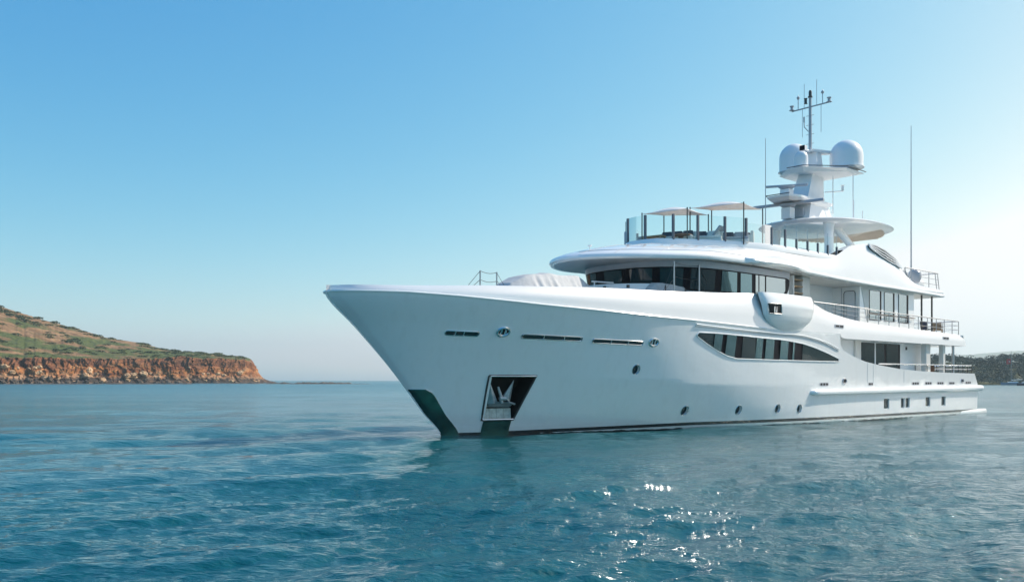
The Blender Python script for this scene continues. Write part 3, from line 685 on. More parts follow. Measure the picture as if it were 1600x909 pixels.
# stem plate of polished steel, both sides of the stem
mb = MB()
for sgn in (1, -1):
    rows = []
    for i in range(24):
        z = -.4 + i * (1.99 + .4) / 23; a = stem_f(z)
        wd = (.72 + .07 * z) if z < 1.75 else .84 - .2 * ((z - 1.75) / .24) ** 2
        rows.append([(a + wd * k / 8 - (.012 if k == 0 else 0), sgn * (hull_p(a + wd * k / 8, z) + .012 if k else 0.0), z) for k in range(9)])
    mb.grid(rows)
part(mb, 'stem_plate', M['stem_steel'])
mb = MB(); mb.tube([(lambda a, z: on_hull(a + ((.72 + .07 * z) if z < 1.75 else .84 - .2 * ((z - 1.75) / .24) ** 2), z, .015))(stem_f(z), z) for z in np.linspace(-.2, 1.99, 16)] + [on_hull(stem_f(1.99) + .1, 1.99, .015)], .016, 6)
part(mb, 'stem_plate_edge', M['chrome'])

# anchor pocket: frame, shelf, anchor, chute plate under it
mb = MB(); pk = outline(POCKET, .01, 6); mb.tube(pk, .045, 6); fr = part(mb, 'anchor_pocket_frame', M['wood_dark'])
mb = MB(); mb.tube([on_hull(1.36, 2.53, .05), on_hull(3.5, 2.53, .05)], .03, 6); fe = part(mb, 'frame_edge', M['chrome'], fr)
mb = MB(); mb.tube([on_hull(1.60, .68, .05), on_hull(3.06, .68, .05)], .035, 6); part(mb, 'frame_edge', M['chrome'], fr)
M['sill'] = mat('worn_sill', (.50, .50, .45), .6, var=.25, scale=5)
for k in range(4):
    a = 1.66 + k * .345; mb = MB(); mb.hexa([on_hull(a, .72, -.08), on_hull(a + .33, .72, -.08), on_hull(a + .33, .72, -.2), on_hull(a, .72, -.2), on_hull(a + .0, 1.16, -.30), on_hull(a + .33, 1.16, -.30), on_hull(a + .33, 1.16, -.42), on_hull(a + .0, 1.16, -.42)])
    part(mb, 'pocket_sill', M['sill'], fr)
anchor = bpy.data.objects.new('anchor', None); col.objects.link(anchor); anchor.parent = yacht
def fluke(tip, root_a, root_b, thick):
    t = Vector(tip); a = Vector(root_a); b = Vector(root_b); m_ = (a + b) / 2 + Vector((0, thick, 0))
    q = MB(); q.add([t, a, b, m_, t + Vector((.05, -.06, 0)), a + Vector((0, -.1, 0)), b + Vector((0, -.1, 0))], [(0, 1, 3), (0, 3, 2), (1, 2, 3), (4, 5, 6), (0, 4, 5, 1), (0, 2, 6, 4), (1, 5, 6, 2)])
    return q
pa = lambda s, z, o: Vector(on_hull(s, z, o))
part(fluke(pa(1.58, 2.40, -.30), pa(1.78, 1.34, -.16), pa(2.2, 1.42, -.12), .09), 'fluke', M['galv'], anchor, smooth=0)
part(fluke(pa(2.76, 2.38, -.30), pa(2.36, 1.62, -.12), pa(2.80, 1.40, -.16), .09), 'fluke', M['galv'], anchor, smooth=0)
mb = MB(); mb.hexa([pa(1.78, 1.30, -.12), pa(2.92, 1.28, -.12), pa(2.92, 1.2, -.3), pa(1.8, 1.22, -.3), pa(2.05, 1.46, -.04), pa(2.6, 1.44, -.04), pa(2.6, 1.44, -.25), pa(2.05, 1.46, -.25)]); part(mb, 'crown', M['galv'], anchor)
mb = MB(); mb.tube([pa(2.3, 1.40, -.02), pa(2.22, 1.68, -.06), pa(2.08, 2.08, -.24)], [.085, .07, .05], 8); part(mb, 'shank', M['galv'], anchor)
mb = MB(); mb.tube([pa(2.14, 1.6, .0), pa(2.42, 1.58, .0)], .09, 8); part(mb, 'shackle', M['galv'], anchor)
mb = MB(); mb.tube([pa(2.6, 1.44, -.02), pa(3.0, 1.34, -.08)], .045, 6); part(mb, 'stock', M['galv'], anchor)
mb = MB(); rows = []
for i in range(9):
    z = -.5 + i * (.62 + .5) / 8
    rows.append([on_hull(1.68 + k * 1.33 / 10, z, .05 if k % 2 else .022) for k in range(11)])
mb.grid(rows); part(mb, 'chute_plate', M['stem_steel'])

# bright moulding along the knuckle under the bulwark
rail_s = list(np.linspace(0, 1, 70))
mb = MB(); path = []
for t in rail_s:
    s = -5.52 + (17.5 + 5.52) * t ** 1.5; z = ztop_f(s); path.append((s, max(.01, hull_p(s, z)) + .012, z))
mb.tube(path, .05, 6); mb.tube([(a, -b, c) for a, b, c in path], .05, 6); part(mb, 'rubbing_strake', M['paint'])

# bulwark and upper side plating as one shell per side
btop_f = pch([(-5.7, 5.93), (-3.8, 5.96), (-1.3, 6.05), (0, 6.12), (2.6, 6.22), (5.8, 6.35), (10.3, 6.46), (13.5, 6.58), (17, 6.76), (19.5, 6.8), (21.6, 6.76), (22.4, 6.64), (23.2, 6.44), (24.07, 6.22), (25.5, 6.02), (27.45, 5.84), (32, 5.69), (38, 5.59), (42.5, 5.53), (43.5, 5.52)])
zb_f = lin([(-5.7, 5.72), (-3.2, 5.72), (-1, 5.64), (2.7, 5.46), (5.6, 5.36), (9.3, 5.23), (12.6, 5.14), (17.5, 5.0), (25.24, 5.0), (25.26, 4.9), (25.34, 4.81), (25.6, 4.755), (26, 4.74), (43.5, 4.74)])
bs = list(np.concatenate([-5.56 + np.array([0, .03, .08, .16, .3, .5, .8, 1.2, 1.8, 2.6]), np.linspace(-2.2, 25.24, 74), [25.26, 25.34, 25.6, 26, 27], np.linspace(28, 43.4, 26)]))
for sgn in (1, -1):
    rows = [[] for _ in range(7)]
    for s in bs:
        z0, z3 = zb_f(s), btop_f(s); z0_ = z0
        b = hull_p(s, min(z0, 5.4)) if s < 20 else D_f(s + 5.6)
        b = max(b, 0.0); kk = min(1, max(0, (s + 5.56) / 3.0)) ** .7
        af = sstep(20, 25, s)
        ins_k = (.05 * (1 - af) + .02 * af) * kk; ins_t = (.30 * (1 - af) + .20 * af) * kk
        zk = z0 + (z3 - z0) * (.50 - .05 * af)
        if s > 25.2: zk = min(5.28, z3 - .12)
        cl = lambda q: max(0.0, q)
        e = s
        if s > 40: e = s
        rows[0].append((e, sgn * cl(b), z0)); rows[1].append((e, sgn * cl(b - ins_k * .6), z0 + (zk - z0) * .6)); rows[2].append((e - (max(0, s - 42) * .25), sgn * cl(b - ins_k), zk))
        rows[3].append((e - (max(0, s - 42) * .5), sgn * cl(b - ins_t), z3)); rows[4].append((e - (max(0, s - 42) * .5), sgn * cl(b - ins_t - .03 * kk), z3 + .025)); rows[5].append((e - (max(0, s - 42) * .5), sgn * cl(b - ins_t - .14 * kk), z3 + .01)); rows[6].append((e, sgn * cl(b - ins_t - .16 * kk), z0 - .0))
    mb = MB(); mb.grid(rows); part(mb, 'bulwark', M['bulwark'], smooth=45, fix=False)
# foredeck sheet, upper-deck slab, transom closure of the upper deck
mb = MB(); mb.grid([[(s, k * max(0, hull_p(s, 5.2) - .3), zb_f(s) + .05) for k in (1, .5, 0, -.5, -1)] for s in np.linspace(-5, 17, 30)]); part(mb, 'foredeck', M['paint_flat'])
mb = MB(); mb.box(17, 43.35, -4.42, 4.42, 4.77, 5.42); part(mb, 'upper_deck', M['paint_flat'])
mb = MB(); mb.box(25.0, 45, -4.3, 4.3, 2.35, 2.42); part(mb, 'main_deck', M['teak'])
# stern coaming of the upper deck
mb = MB(); mb.grid([[(43.35 - .5 * max(0, z - 4.75), p, z) for p in np.linspace(-4.5, 4.5, 5)] for z in (4.74, 5.0, 5.28, 5.5)]); part(mb, 'stern_coaming', M['paint'])

# fender strake, swim platform
def strake(z0, z1, a, b, ext):
    mb = MB(); rings = []
    for s in np.concatenate([[a, a + .05, a + .15, a + .35], np.linspace(a + .8, b, 40)]):
        k = min(1, ((s - a) / .35)) ** .5; e = ext * (.15 + .85 * k); zz0 = z0(s); zz1 = z1(s); zm = (zz0 + zz1) / 2
        if k < 1: zz0 = zm + (zz0 - zm) * (.4 + .6 * k); zz1 = zm + (zz1 - zm) * (.4 + .6 * k)
        h_ = zz1 - zz0; q = hull_p(s, zm)
        pr = [(-.1, 0), (e * .55, .02 * h_), (e * .9, .22 * h_), (e, .5 * h_), (e * .95, .72 * h_), (e * .7, .93 * h_), (.02, h_), (-.1, h_)]
        rings.append([(s, q + dp, zz0 + dz) for dp, dz in pr])
    mb.loft(rings); return mb
part(strake(lin([(22, 1.52), (46, 1.60)]), lin([(22, 1.86), (46, 2.02)]), 22.0, 46.05, .26), 'fender_strake', M['paint'])
mb = MB(); mb.box(45.4, 46.05, -4.7, 4.6, 1.58, 2.02); part(mb, 'fender_strake', M['paint'])
pl = [(41.0, 4.35), (41.6, 4.52), (45, 4.55), (47.3, 4.5), (47.9, 4.2), (48.1, 3.5), (48.15, 0), (48.1, -3.5), (47.9, -4.2), (47.3, -4.5), (41.6, -4.52), (41, -4.35)]
mb = MB(); mb.loft([[(a, b * .985, -.12) for a, b in pl], [(a, b, -.02) for a, b in pl], [(a, b, .2) for a, b in pl], [(a, b * .985, .30) for a, b in pl]]); part(mb, 'swim_platform', M['paint'])

# saloon window set into the side
SW = [(11.9, 4.5), (12.02, 4.62), (13.34, 4.62), (15.37, 4.57), (17.05, 4.51), (18.69, 4.48), (19.84, 4.42), (21.02, 4.33), (22.28, 4.15), (23.74, 3.87), (25.0, 3.58), (25.0, 3.41), (22.94, 3.40), (18.47, 3.40), (15.14, 3.42), (14.3, 3.54), (13.46, 3.8), (12.64, 4.11), (11.96, 4.42)]
def clip_s(poly, a, b):
    """outline between two stations"""
    S = sorted({min(max(q[0], a), b) for q in poly} | {a, b}); lo = []; hi = []
    for s in S:
        s_ = min(max(s, min(q[0] for q in poly) + 1e-4), max(q[0] for q in poly) - 1e-4); zs = []
        for (s0, z0), (s1, z1) in zip(poly, poly[1:] + poly[:1]):
            if (s0 - s_) * (s1 - s_) <= 0 and abs(s1 - s0) > 1e-9: zs.append(z0 + (z1 - z0) * (s_ - s0) / (s1 - s0))
        lo.append((s, min(zs))); hi.append((s, max(zs)))
    return lo + hi[::-1]
def patch_s(mb, poly, a, b, off, ns, nz=4, shrink=0.0, lean=0.0):
    po = clip_s(poly, a, b); rows = []
    n2 = len(po) // 2
    lo = lin(po[:n2]); hi = lin(po[n2:][::-1])
    for k in range(ns + 1):
        s = a + (b - a) * k / ns; z0, z1 = lo(s) + shrink, hi(s) - shrink
        if z1 < z0: z0 = z1 = (z0 + z1) / 2
        rows.append([on_hull(s, z0 + (z1 - z0) * j / nz, off + lean * (z0 + (z1 - z0) * j / nz - 3.4)) for j in range(nz + 1)])
    mb.grid(rows)
mb = MB(); patch_s(mb, SW, 11.9, 25.0, .012, 110, 6); swf = part(mb, 'saloon_window', M['dark'])
for (a, b, m) in ((12.0, 13.13, 'glass'), (13.15, 13.76, 'mirror_glass'), (14.11, 14.87, 'mirror_glass'), (15.45, 16.57, 'glass'), (16.59, 17.16, 'mirror_glass'), (17.44, 18.21, 'mirror_glass'), (18.82, 19.56, 'mirror_glass'), (20.02, 20.2, 'mirror_glass'), (21.03, 24.85, 'glass')):
    mb = MB(); patch_s(mb, SW, a, b, .024, 20, 4, .035, .06 if m == 'mirror_glass' else .02); part(mb, 'pane', M[m], swf)
mb = MB(); mb.tube(outline(SW, .02, 2), .03, 6); part(mb, 'frame', M['paint'], swf)
lp = cat([(11.74, 4.99), (15, 4.87), (18.65, 4.78), (20, 4.78), (21.36, 4.72), (23.42, 4.47), (25.0, 4.10)], 8)
mb = MB(); mb.tube([on_hull(a, b, .05) for a, b in lp], .035, 6); part(mb, 'side_handrail', M['paint'])
lp2 = [(a, b - .085) for a, b in lp]
mb = MB(); mb.tube([on_hull(a, b, .012) for a, b in lp2], .016, 5); part(mb, 'handrail_groove', M['grey_paint'])

# wing station bulging from the side
def bowl_pt(th, k):
    tab = [(6.84, 2.58, .56), (6.6, 2.57, .63), (6.3, 2.5, .67), (6.0, 2.4, .65), (5.7, 2.3, .60), (5.45, 2.05, .50), (5.25, 1.7, .36), (5.1, 1.3, .22), (4.98, .8, .10), (4.93, .3, .02)]
    x = k * (len(tab) - 1); i = min(int(x), len(tab) - 2); f_ = x - i
    z, a, b = (tab[i][j] * (1 - f_) + tab[i + 1][j] * f_ for j in range(3))
    c_ = math.cos(th); s_ = math.sin(th); pw = .62
    base = 4.42 + .16 * min(1, k * 4)
    if 1: return (19.55 - a * math.copysign(abs(c_) ** .92, c_), base + .78 * b * max(0, s_) ** pw, z)
mb = MB(); rows = [[bowl_pt(math.pi * j / 36, i / 27) for j in range(37)] for i in range(28)]
mb.grid(rows); mb.grid([rows[0], [(a, 4.1, c) for a, b, c in rows[0]]]); wing = part(mb, 'wing_station', M['paint'], smooth=40)
def bowl_patch(t0, t1, k0, k1, off, n=6):
    return [[(lambda q: (q[0] - off * .6, q[1] + off, q[2]))(bowl_pt(t0 + (t1 - t0) * j / n, k0 + (k1 - k0) * i / n)) for j in range(n + 1)] for i in range(n + 1)]
mb = MB(); mb.grid(bowl_patch(.36, 1.02, .235, .425, .012)); op = part(mb, 'wing_opening', M['void'], wing)
mb = MB(); g_ = bowl_patch(.36, 1.02, .235, .425, .02); ring = g_[0] + [r[-1] for r in g_[1:]] + g_[-1][::-1][1:] + [r[0] for r in g_[::-1]][1:]
mb.tube(ring, .03, 6); part(mb, 'wing_opening_rim', M['chrome'], wing)
mb = MB(); q = bowl_pt(.72, .40); mb.tube([(q[0] - .06, q[1] + .02, q[2] - .0), (q[0] - .06, q[1] + .02, q[2] + .3)], .04, 8); mb.tube([(q[0] + .1, q[1] + .03, q[2]), (q[0] + .1, q[1] + .03, q[2] + .3)], .04, 8); part(mb, 'wing_bollard', M['chrome'], wing)

# ---- wheelhouse
WC = cat([(10.95, 0), (11.0, .8), (11.25, 1.7), (11.8, 2.5), (12.8, 3.2), (14.4, 3.65), (16.8, 3.85), (21, 3.85)], 14)
wl = [0.0]
for a, b in zip(WC, WC[1:]): wl.append(wl[-1] + math.dist(a, b))
def wc(t):
    sg = 1 if t >= 0 else -1; t = min(abs(t), wl[-1] - 1e-6); i = int(np.searchsorted(wl, t, side='right')) - 1; f_ = (t - wl[i]) / (wl[i + 1] - wl[i])
    p = np.array(WC[i]) * (1 - f_) + np.array(WC[i + 1]) * f_; d = np.array(WC[i + 1]) - np.array(WC[i]); d /= np.linalg.norm(d)
    return p[0], sg * p[1], -d[1], sg * d[0]     # point and outward normal (aft, port)
def wall_strip(t0, t1, z0, z1, off, n=10, rake=.16, nz=2, zfun=None):
    rows = []
    for j in range(nz + 1):
        r_ = []
        for k in range(n + 1):
            t = t0 + (t1 - t0) * k / n; a = z0(t) if callable(z0) else z0; b = z1(t) if callable(z1) else z1
            z = a + (b - a) * j / nz; s, p, ns_, np_ = wc(t); fr_ = sstep(9, 3, abs(t)) if False else (1 - sstep(4, 8, abs(t)))
            o_ = off + rake * (z - 7.35) * fr_
            r_.append((s + ns_ * o_, p + np_ * o_, z))
        rows.append(r_)
    return rows
TE = wl[-1]
mb = MB(); mb.grid(wall_strip(-TE, TE, 5.4, 8.2, 0, 150, nz=6)); wh = part(mb, 'wheelhouse', M['paint_flat'])
mb = MB(); mb.grid(wall_strip(-TE, TE, 7.87, 8.2, .03, 150)); part(mb, 'fascia', M['grey_paint'], wh)
endz = lambda t: 7.9 - .0 * t
def band_lo(t): return 6.74 if t < 11.4 else 6.74 + .9 * ((t - 11.4) / .95) ** 2.2 * 1.0
def band_hi(t): return 7.86 if t < 11.8 else 7.86 - .12 * ((t - 11.8) / .55) ** 2
mb = MB(); mb.grid(wall_strip(-9, 12.3, lambda t: min(band_lo(t), 7.7), band_hi, .02, 140, nz=3)); wb = part(mb, 'window_band', M['dark'])
for a, b in ((-2.3, -1.2), (-.55, .57), (1.02, 2.14), (2.51, 3.64), (4.05, 5.56), (6.03, 7.22), (7.52, 8.5), (8.85, 9.1), (9.2, 9.72), (9.85, 11.75)):
    lo_ = (lambda t: band_lo(t + .3) + .05) if b > 11 else 6.8
    m = 'glass' if b < 5.7 else 'mirror_glass' if b < 9 else 'silver_glass'
    mb = MB(); mb.grid(wall_strip(a, b, lo_, 7.80, .04, 14)); part(mb, 'pane', M[m], wb)
# curved breakwater and seat in front of the wheelhouse
def offs(t, d):
    s, p, ns_, np_ = wc(t); return s + ns_ * d, p + np_ * d
rows = []
for z, d0 in ((5.4, 1.9), (6.88, 1.9), (6.95, 1.87), (6.95, 1.35), (6.88, 1.3), (5.4, 1.3)):
    rows.append([offs(t, d0 - .55 * max(0, t - .8) * (1 if d0 > 1.5 else .75) ** 2) + (z,) for t in np.linspace(-4.0, 2.5, 60)])
mb = MB(); mb.grid(rows); part(mb, 'breakwater', M['paint_flat'])
for t in (-.3, .75, 1.6):
    s, p = offs(t, 1.93); mb = MB(); mb.box(s - .06, s + .06, p - .05, p + .05, 6.70, 6.84); part(mb, 'deck_fitting', M['wood_dark'])

# stairs behind the wing and column
mb = MB(); mb.box(21.55, 21.62, 3.2, 3.8, 5.42, 8.1); mb.box(22.6, 22.68, 3.2, 3.75, 5.42, 8.1); stair = part(mb, 'side_stair', M['paint_flat'])
for k in range(7):
    mb = MB(); mb.box(21.62, 22.6, 3.3, 3.78, 5.7 + k * .36, 5.78 + k * .36); part(mb, 'tread', M['teak'], stair)
mb = MB(); mb.box(22.75, 23.5, 3.1, 3.7, 5.42, 8.15); bevel(part(mb, 'column', M['soffit']), .05)

# ---- upper deck house (aft part)
mb = MB(); mb.box(20.9, 29.0, -2.15, 2.15, 5.42, 8.05); mb.box(29.0, 36.5, -3.88, 3.88, 5.42, 8.02); udh = part(mb, 'upper_deckhouse', M['paint'])
mb = MB(); mb.box(20.9, 21.02, -3.82, 3.82, 5.42, 8.1); part(mb, 'bulkhead', M['paint_flat'], udh)
mb = MB(); mb.box(28.965, 28.998, 2.72, 2.74, 5.5, 7.98); part(mb, 'seam', M['grey_paint'], udh)
dr = [(2.9, 5.5), (2.9, 7.62), (2.95, 7.72), (3.03, 7.76), (3.5, 7.76), (3.58, 7.72), (3.62, 7.62), (3.62, 5.5)]
mb = MB(); mb.loft([[(28.95, a, b) for a, b in dr], [(28.998, a, b) for a, b in dr]]); door = part(mb, 'door', mat('door_paint', (.70, .71, .73), .25, var=.02), udh)
mb = MB(); mb.tube([(28.945, a, b) for a, b in dr], .018, 6); part(mb, 'door_seal', M['dark'], door)
mb = MB(); mb.tube([(28.96, 2.62, 7.0), (28.90, 2.62, 7.0), (28.90, 2.5, 7.0)], .025, 6); part(mb, 'handle', M['dark'], door)
# slanted soffit-coloured wedge just proud of the side wall, forward of the windows
mb = MB(); mb.loft([[(a, 3.90, b) for a, b in ((29.2, 7.95), (30.15, 7.95), (30.15, 6.0), (29.9, 6.0))], [(a, 3.884, b) for a, b in ((29.2, 7.95), (30.15, 7.95), (30.15, 6.0), (29.9, 6.0))]]); part(mb, 'side_wedge', M['soffit'], udh)
for a, b, c in ((30.2, 31.55, 31.8), (32.2, 33.35, 33.62), (34.2, 35.3, 35.62)):
    mb = MB(); mb.box(a, c, 3.88, 3.905, 6.05, 7.88); w_ = part(mb, 'window', M['dark'], udh)
    mb = MB(); mb.box(a + .02, b, 3.905, 3.92, 6.1, 7.85); part(mb, 'pane', M['silver_glass'], w_)
mb = MB(); mb.tube([(30.0, 4.0, 6.42), (36.4, 4.0, 6.42)], .035, 6)
for s in (30.2, 31.6, 33, 34.4, 35.8): mb.tube([(s, 4.0, 6.42), (s, 3.88, 6.42)], .025, 5)
part(mb, 'grab_rail', M['wood_dark'], udh)
for s in (37.63, 39.24):
    mb = MB(); mb.tube([(s, 3.9, 5.42), (s, 3.9, 8.02)], .06, 10); part(mb, 'deck_post', M['wood_dark'])
    mb = MB(); mb.tube([(s, -3.9, 5.42), (s, -3.9, 8.02)], .06, 10); part(mb, 'deck_post', M['wood_dark'])

# ---- main deckhouse
mb = MB(); mb.box(22, 39.8, -3.5, 3.5, 2.42, 4.765); mdh = part(mb, 'main_deckhouse', M['paint_flat'])
for a, b, m in ((29.99, 31.62, 'glass'), (31.78, 32.98, 'glass'), (33.28, 34.98, 'glass')):
    mb = MB(); mb.box(a - .02, b + .28, 3.5, 3.52, 2.7, 4.68); w_ = part(mb, 'window', M['dark'], mdh)
    mb = MB(); mb.box(a, b, 3.52, 3.535, 2.72, 4.66); part(mb, 'pane', M[m], w_)
mb = MB(); mb.box(31.64, 31.77, 3.5, 3.56, 2.6, 4.7); part(mb, 'mullion', M['paint_flat'], mdh)
mb = MB(); mb.box(37.4, 38.1, 3.95, 4.3, 2.42, 4.765); bevel(part(mb, 'pillar', M['soffit']), .04)
mb = MB(); mb.box(29.0, 29.7, 3.5, 3.62, 2.42, 4.765); part(mb, 'pilaster', M['soffit'], mdh)
for p in (4.15, -4.15):
    mb = MB(); mb.box(40.1, 40.5, p - .15, p + .15, 2.42, 4.765); bevel(part(mb, 'pillar', M['soffit']), .04)
    mb = MB(); mb.tube([(42.15, p, 2.42), (42.15, p, 4.765)], .09, 10); part(mb, 'deck_post', M['steel'])
for s, z in ((36.1, 4.5), (39.2, 4.45), (26.8, 4.5)):
    mb = MB(); mb.box(s, s + .1, 3.5, 3.58, z - .15, z + .05); part(mb, 'wall_lamp', M['wood_dark'], mdh)

# ---- big roof: wheelhouse top running aft into the raised side fairings
E_pt = [(7.5, 0), (7.56, .45), (7.75, .95), (8.3, 1.8), (9.3, 2.7), (10.6, 3.45), (12, 3.98), (13.5, 4.25), (15.5, 4.36), (17.5, 4.42), (20, 4.46), (22.5, 4.48), (24.5, 4.47), (25.6, 4.46), (27.2, 4.45), (28.5, 4.44), (29.5, 4.43), (30.6, 4.42), (31.8, 4.42), (33.2, 4.41), (34.4, 4.4), (35.4, 4.38), (36.6, 4.36), (38.4, 4.33), (40.25, 4.3)]
T_pt = [(12.9, 0, 9.24), (12.92, .3, 9.24), (12.98, .65, 9.24), (13.2, 1.15, 9.24), (13.8, 1.62, 9.24), (14.7, 2.15, 9.24), (15.8, 2.72, 9.24), (16.8, 3.2, 9.24), (18, 3.62, 9.24), (19.2, 3.92, 9.22), (20.6, 4.04, 9.2), (22.7, 4.08, 9.2), (24.5, 4.1, 9.28), (25.6, 4.1, 9.5), (27.2, 4.06, 10.16), (28.5, 4.02, 10.47), (29.5, 4.0, 10.58), (30.6, 3.98, 10.60), (31.8, 3.98, 10.44), (33.2, 3.98, 10.05), (34.4, 4.0, 9.42), (35.4, 4.02, 8.98), (36.6, 4.05, 8.66), (38.4, 4.08, 8.56), (39.9, 4.1, 8.52)]
zE = lin([(7.5, 8.0), (11, 8.1), (13, 8.2), (17, 8.24), (20, 8.22), (22, 8.15), (25, 8.06), (30, 8.0), (41, 8.0)])
Ed = cat(E_pt, 6); Td = cat(T_pt, 6)
def roof_rows(sgn):
    rows = [[] for _ in range(11)]
    for (es, ep), (ts, tp, tz) in zip(Ed, Td):
        z0 = zE(es); front = 1 - sstep(12, 22, es)
        th = .27 * front + .22 * (1 - front)
        dx, dy = es - ts, ep - tp; L_ = math.hypot(dx, dy) + 1e-6; dx /= L_; dy /= L_
        def at(o, z): return (es + dx * o, sgn * (ep + dy * o), z)
        rows[0].append(at(-.22, z0 + .02)); rows[1].append(at(-.02, z0 + .0)); rows[2].append(at(.07, z0 + th * .3)); rows[3].append(at(.06, z0 + th * .65)); rows[4].append(at(-.05, z0 + th))
        zt = z0 + th
        for i, (k, c_) in enumerate(((.10, .20), (.28, .46), (.5, .70), (.72, .87), (.88, .96), (1, 1))):
            cc = c_ * front + (k ** 1.15) * (1 - front) if True else k
            x0, y0 = es - dx * .05, ep - dy * .05
            bul = .10 * math.sin(math.pi * k) * (1 - front)
            rows[5 + i].append((x0 + (ts - x0) * k, sgn * (y0 + (tp - y0) * k + bul), zt + (tz - zt) * cc))
    return rows
mb = MB()
rp, rs_ = roof_rows(1), roof_rows(-1)
mb.grid([a[::-1] + b[1:] for a, b in zip(rs_, rp)])
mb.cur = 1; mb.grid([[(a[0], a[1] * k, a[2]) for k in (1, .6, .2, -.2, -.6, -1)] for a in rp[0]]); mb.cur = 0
mb.grid([[rp[i][-1], tuple(np.array(rp[i][-1]) * np.array((1, 0, 1)) + np.array((0, 0, 0))), rs_[i][-1]] for i in range(11)])
roof = part(mb, 'roof', [M['paint'], M['soffit']], smooth=42)
# panel seams on the front roof
for t0 in (10, 20, 29, 37, 44):
    mb = MB(); mb.tube([(rp[i][t0][0], rp[i][t0][1], rp[i][t0][2] + .006) for i in range(4, 11)], .012, 4); part(mb, 'seam', M['grey_paint'], roof)
mb = MB(); k = 5; mb.tube([(rp[k][j][0], rp[k][j][1], rp[k][j][2] + .008) for j in range(4, 62)], .012, 4); part(mb, 'seam', M['grey_paint'], roof)
# top of the fairings, closing between port and starboard
rows = []
for (s, p, z) in Td:
    if s >= 26.5: rows.append([(s, p * k, z - (.0 if abs(k) > .8 else .25)) for k in (1, .9, .72, .3, -.3, -.72, -.9, -1)])
mb = MB(); mb.grid(rows); part(mb, 'casing_top', M['paint'])
# louvre grilles on the fairings
for sgn in (1, -1):
    top_ = lin([(q[0], q[2]) for q in T_pt]); mb = MB(); rows = []
    for k in range(25):
        s = 29.7 + k * (34.0 - 29.7) / 24; z1 = top_(s) - .02; z0 = max(z1 - .62 * math.sin(math.pi * min(1, k / 24 * .9 + .06)) ** .7, 9.3)
        rows.append([(s, sgn * (4.0 + .05 + (z1 - z) * .2), z) for z in np.linspace(z0, z1 + .03, 4)])
    mb.grid(rows); lv = part(mb, 'louvre', M['void'])
    mb = MB()
    for fr_ in (.12, .4, .68, .95):
        mb.tube([(r[0][0], sgn * (4.11 + (1 - fr_) * .09), r[0][2] + (r[-1][2] - r[0][2]) * fr_) for r in rows], .045, 5)
    part(mb, 'slat', M['mast_paint'], lv)
# visor above the wing
mb = MB(); rings = []
for s in np.concatenate([[15.95, 16.0, 16.15], np.linspace(16.5, 23.0, 22)]):
    k = sstep(15.9, 16.15, s) * (.55 + .45 * sstep(15.9, 18.5, s)) * (1 - sstep(19.0, 23.0, s)) + .001
    z0 = zE(s) + .02; hh = .30 * (1 if s < 16.2 else 1) ; b = 4.40
    hh = (.26 + .34 * sstep(16, 19, s)) * (1 - .6 * sstep(20, 23, s))
    rings.append([(s, b - .5, z0), (s, b + .42 * k, z0 - .005), (s, b + .52 * k, z0 + .10), (s, b + .46 * k, z0 + .2), (s, b + .1 * k, z0 + hh), (s, b - .5, z0 + hh + .05)])
mb.loft(rings); part(mb, 'visor', M['paint'], smooth=50)
# sun-deck coaming and floor
Gd = [(a, b) for a, b, c in Td if a <= 26.0]
def coam(d, z, sg=1): return [(a + (d * .9 if b < 3.3 else d * .25), sg * max(0, b - (d if b > .4 else 0)), z) for a, b in Gd]
mb = MB(); prof = ((-.02, 9.2), (-.03, 9.3), (.02, 9.5), (.05, 9.56), (.16, 9.56), (.17, 9.35))
mb.grid([coam(d, z, -1)[::-1] + coam(d, z, 1)[1:] for d, z in prof]); part(mb, 'sundeck_coaming', M['paint'])
mb = MB(); mb.grid([[(a + .1, b * k, 9.4) for k in (.98, .5, 0, -.5, -.98)] for a, b in Gd] + [[(27.5, 4.0 * k, 9.4) for k in (.98, .5, 0, -.5, -.98)]]); part(mb, 'sundeck_floor', M['teak'])
# bow light on the roof
mb = MB(); mb.tube([(9.2, 0, 8.6), (9.2, 0, 8.86)], .02, 6); mb.lathe((9.2, 0, 8.84), [(.03, 0), (.11, .05), (.11, .08), (0, .08)], 12); part(mb, 'roof_light', M['mast_paint'])

# glass windbreak
gl = [0.0]
for a, b in zip(Gd, Gd[1:]): gl.append(gl[-1] + math.dist(a, b))
def gpt(t, d=.1):
    sg = 1 if t >= 0 else -1; t = min(abs(t), gl[-1] - 1e-4); i = int(np.searchsorted(gl, t, side='right')) - 1; f_ = (t - gl[i]) / (gl[i + 1] - gl[i])
    return (Gd[i][0] * (1 - f_) + Gd[i + 1][0] * f_ + d, sg * (Gd[i][1] * (1 - f_) + Gd[i + 1][1] * f_) * .985)
def garc(s): return float(np.interp(s, [a for a, b in Gd], gl))
big = [-1.95, -.95, .35, 1.85, 3.2, 4.75, 6.05]
for t in big:
    s, p = gpt(t); mb = MB(); mb.box(s - .05, s + .05, p - .06, p + .06, 9.5, 10.8); part(mb, 'glass_post', M['post'])
stern_posts = [garc(s) for s in (19.14, 20.3, 21.4, 22.55, 23.65, 24.75, 25.8)]
for i, t in enumerate(stern_posts):
    s, p = gpt(t); mb = MB(); mb.box(s - .045, s + .045, p - .05, p + .05, 9.45, 10.45 if i < 2 else 10.05); part(mb, 'glass_post', M['post'])
    mb = MB(); mb.tube([(s, p, 10.0), (s, p, 10.72)], .015, 5); part(mb, 'glass_clamp', M['steel'])
allt = [-stern_posts[1], -6.05, -4.75, -3.2] + big + stern_posts
for t in (-stern_posts[1], -6.05, -4.75, -3.2):
    s, p = gpt(t); mb = MB(); mb.box(s - .05, s + .05, p - .06, p + .06, 9.5, 10.6); part(mb, 'glass_post', M['post'])
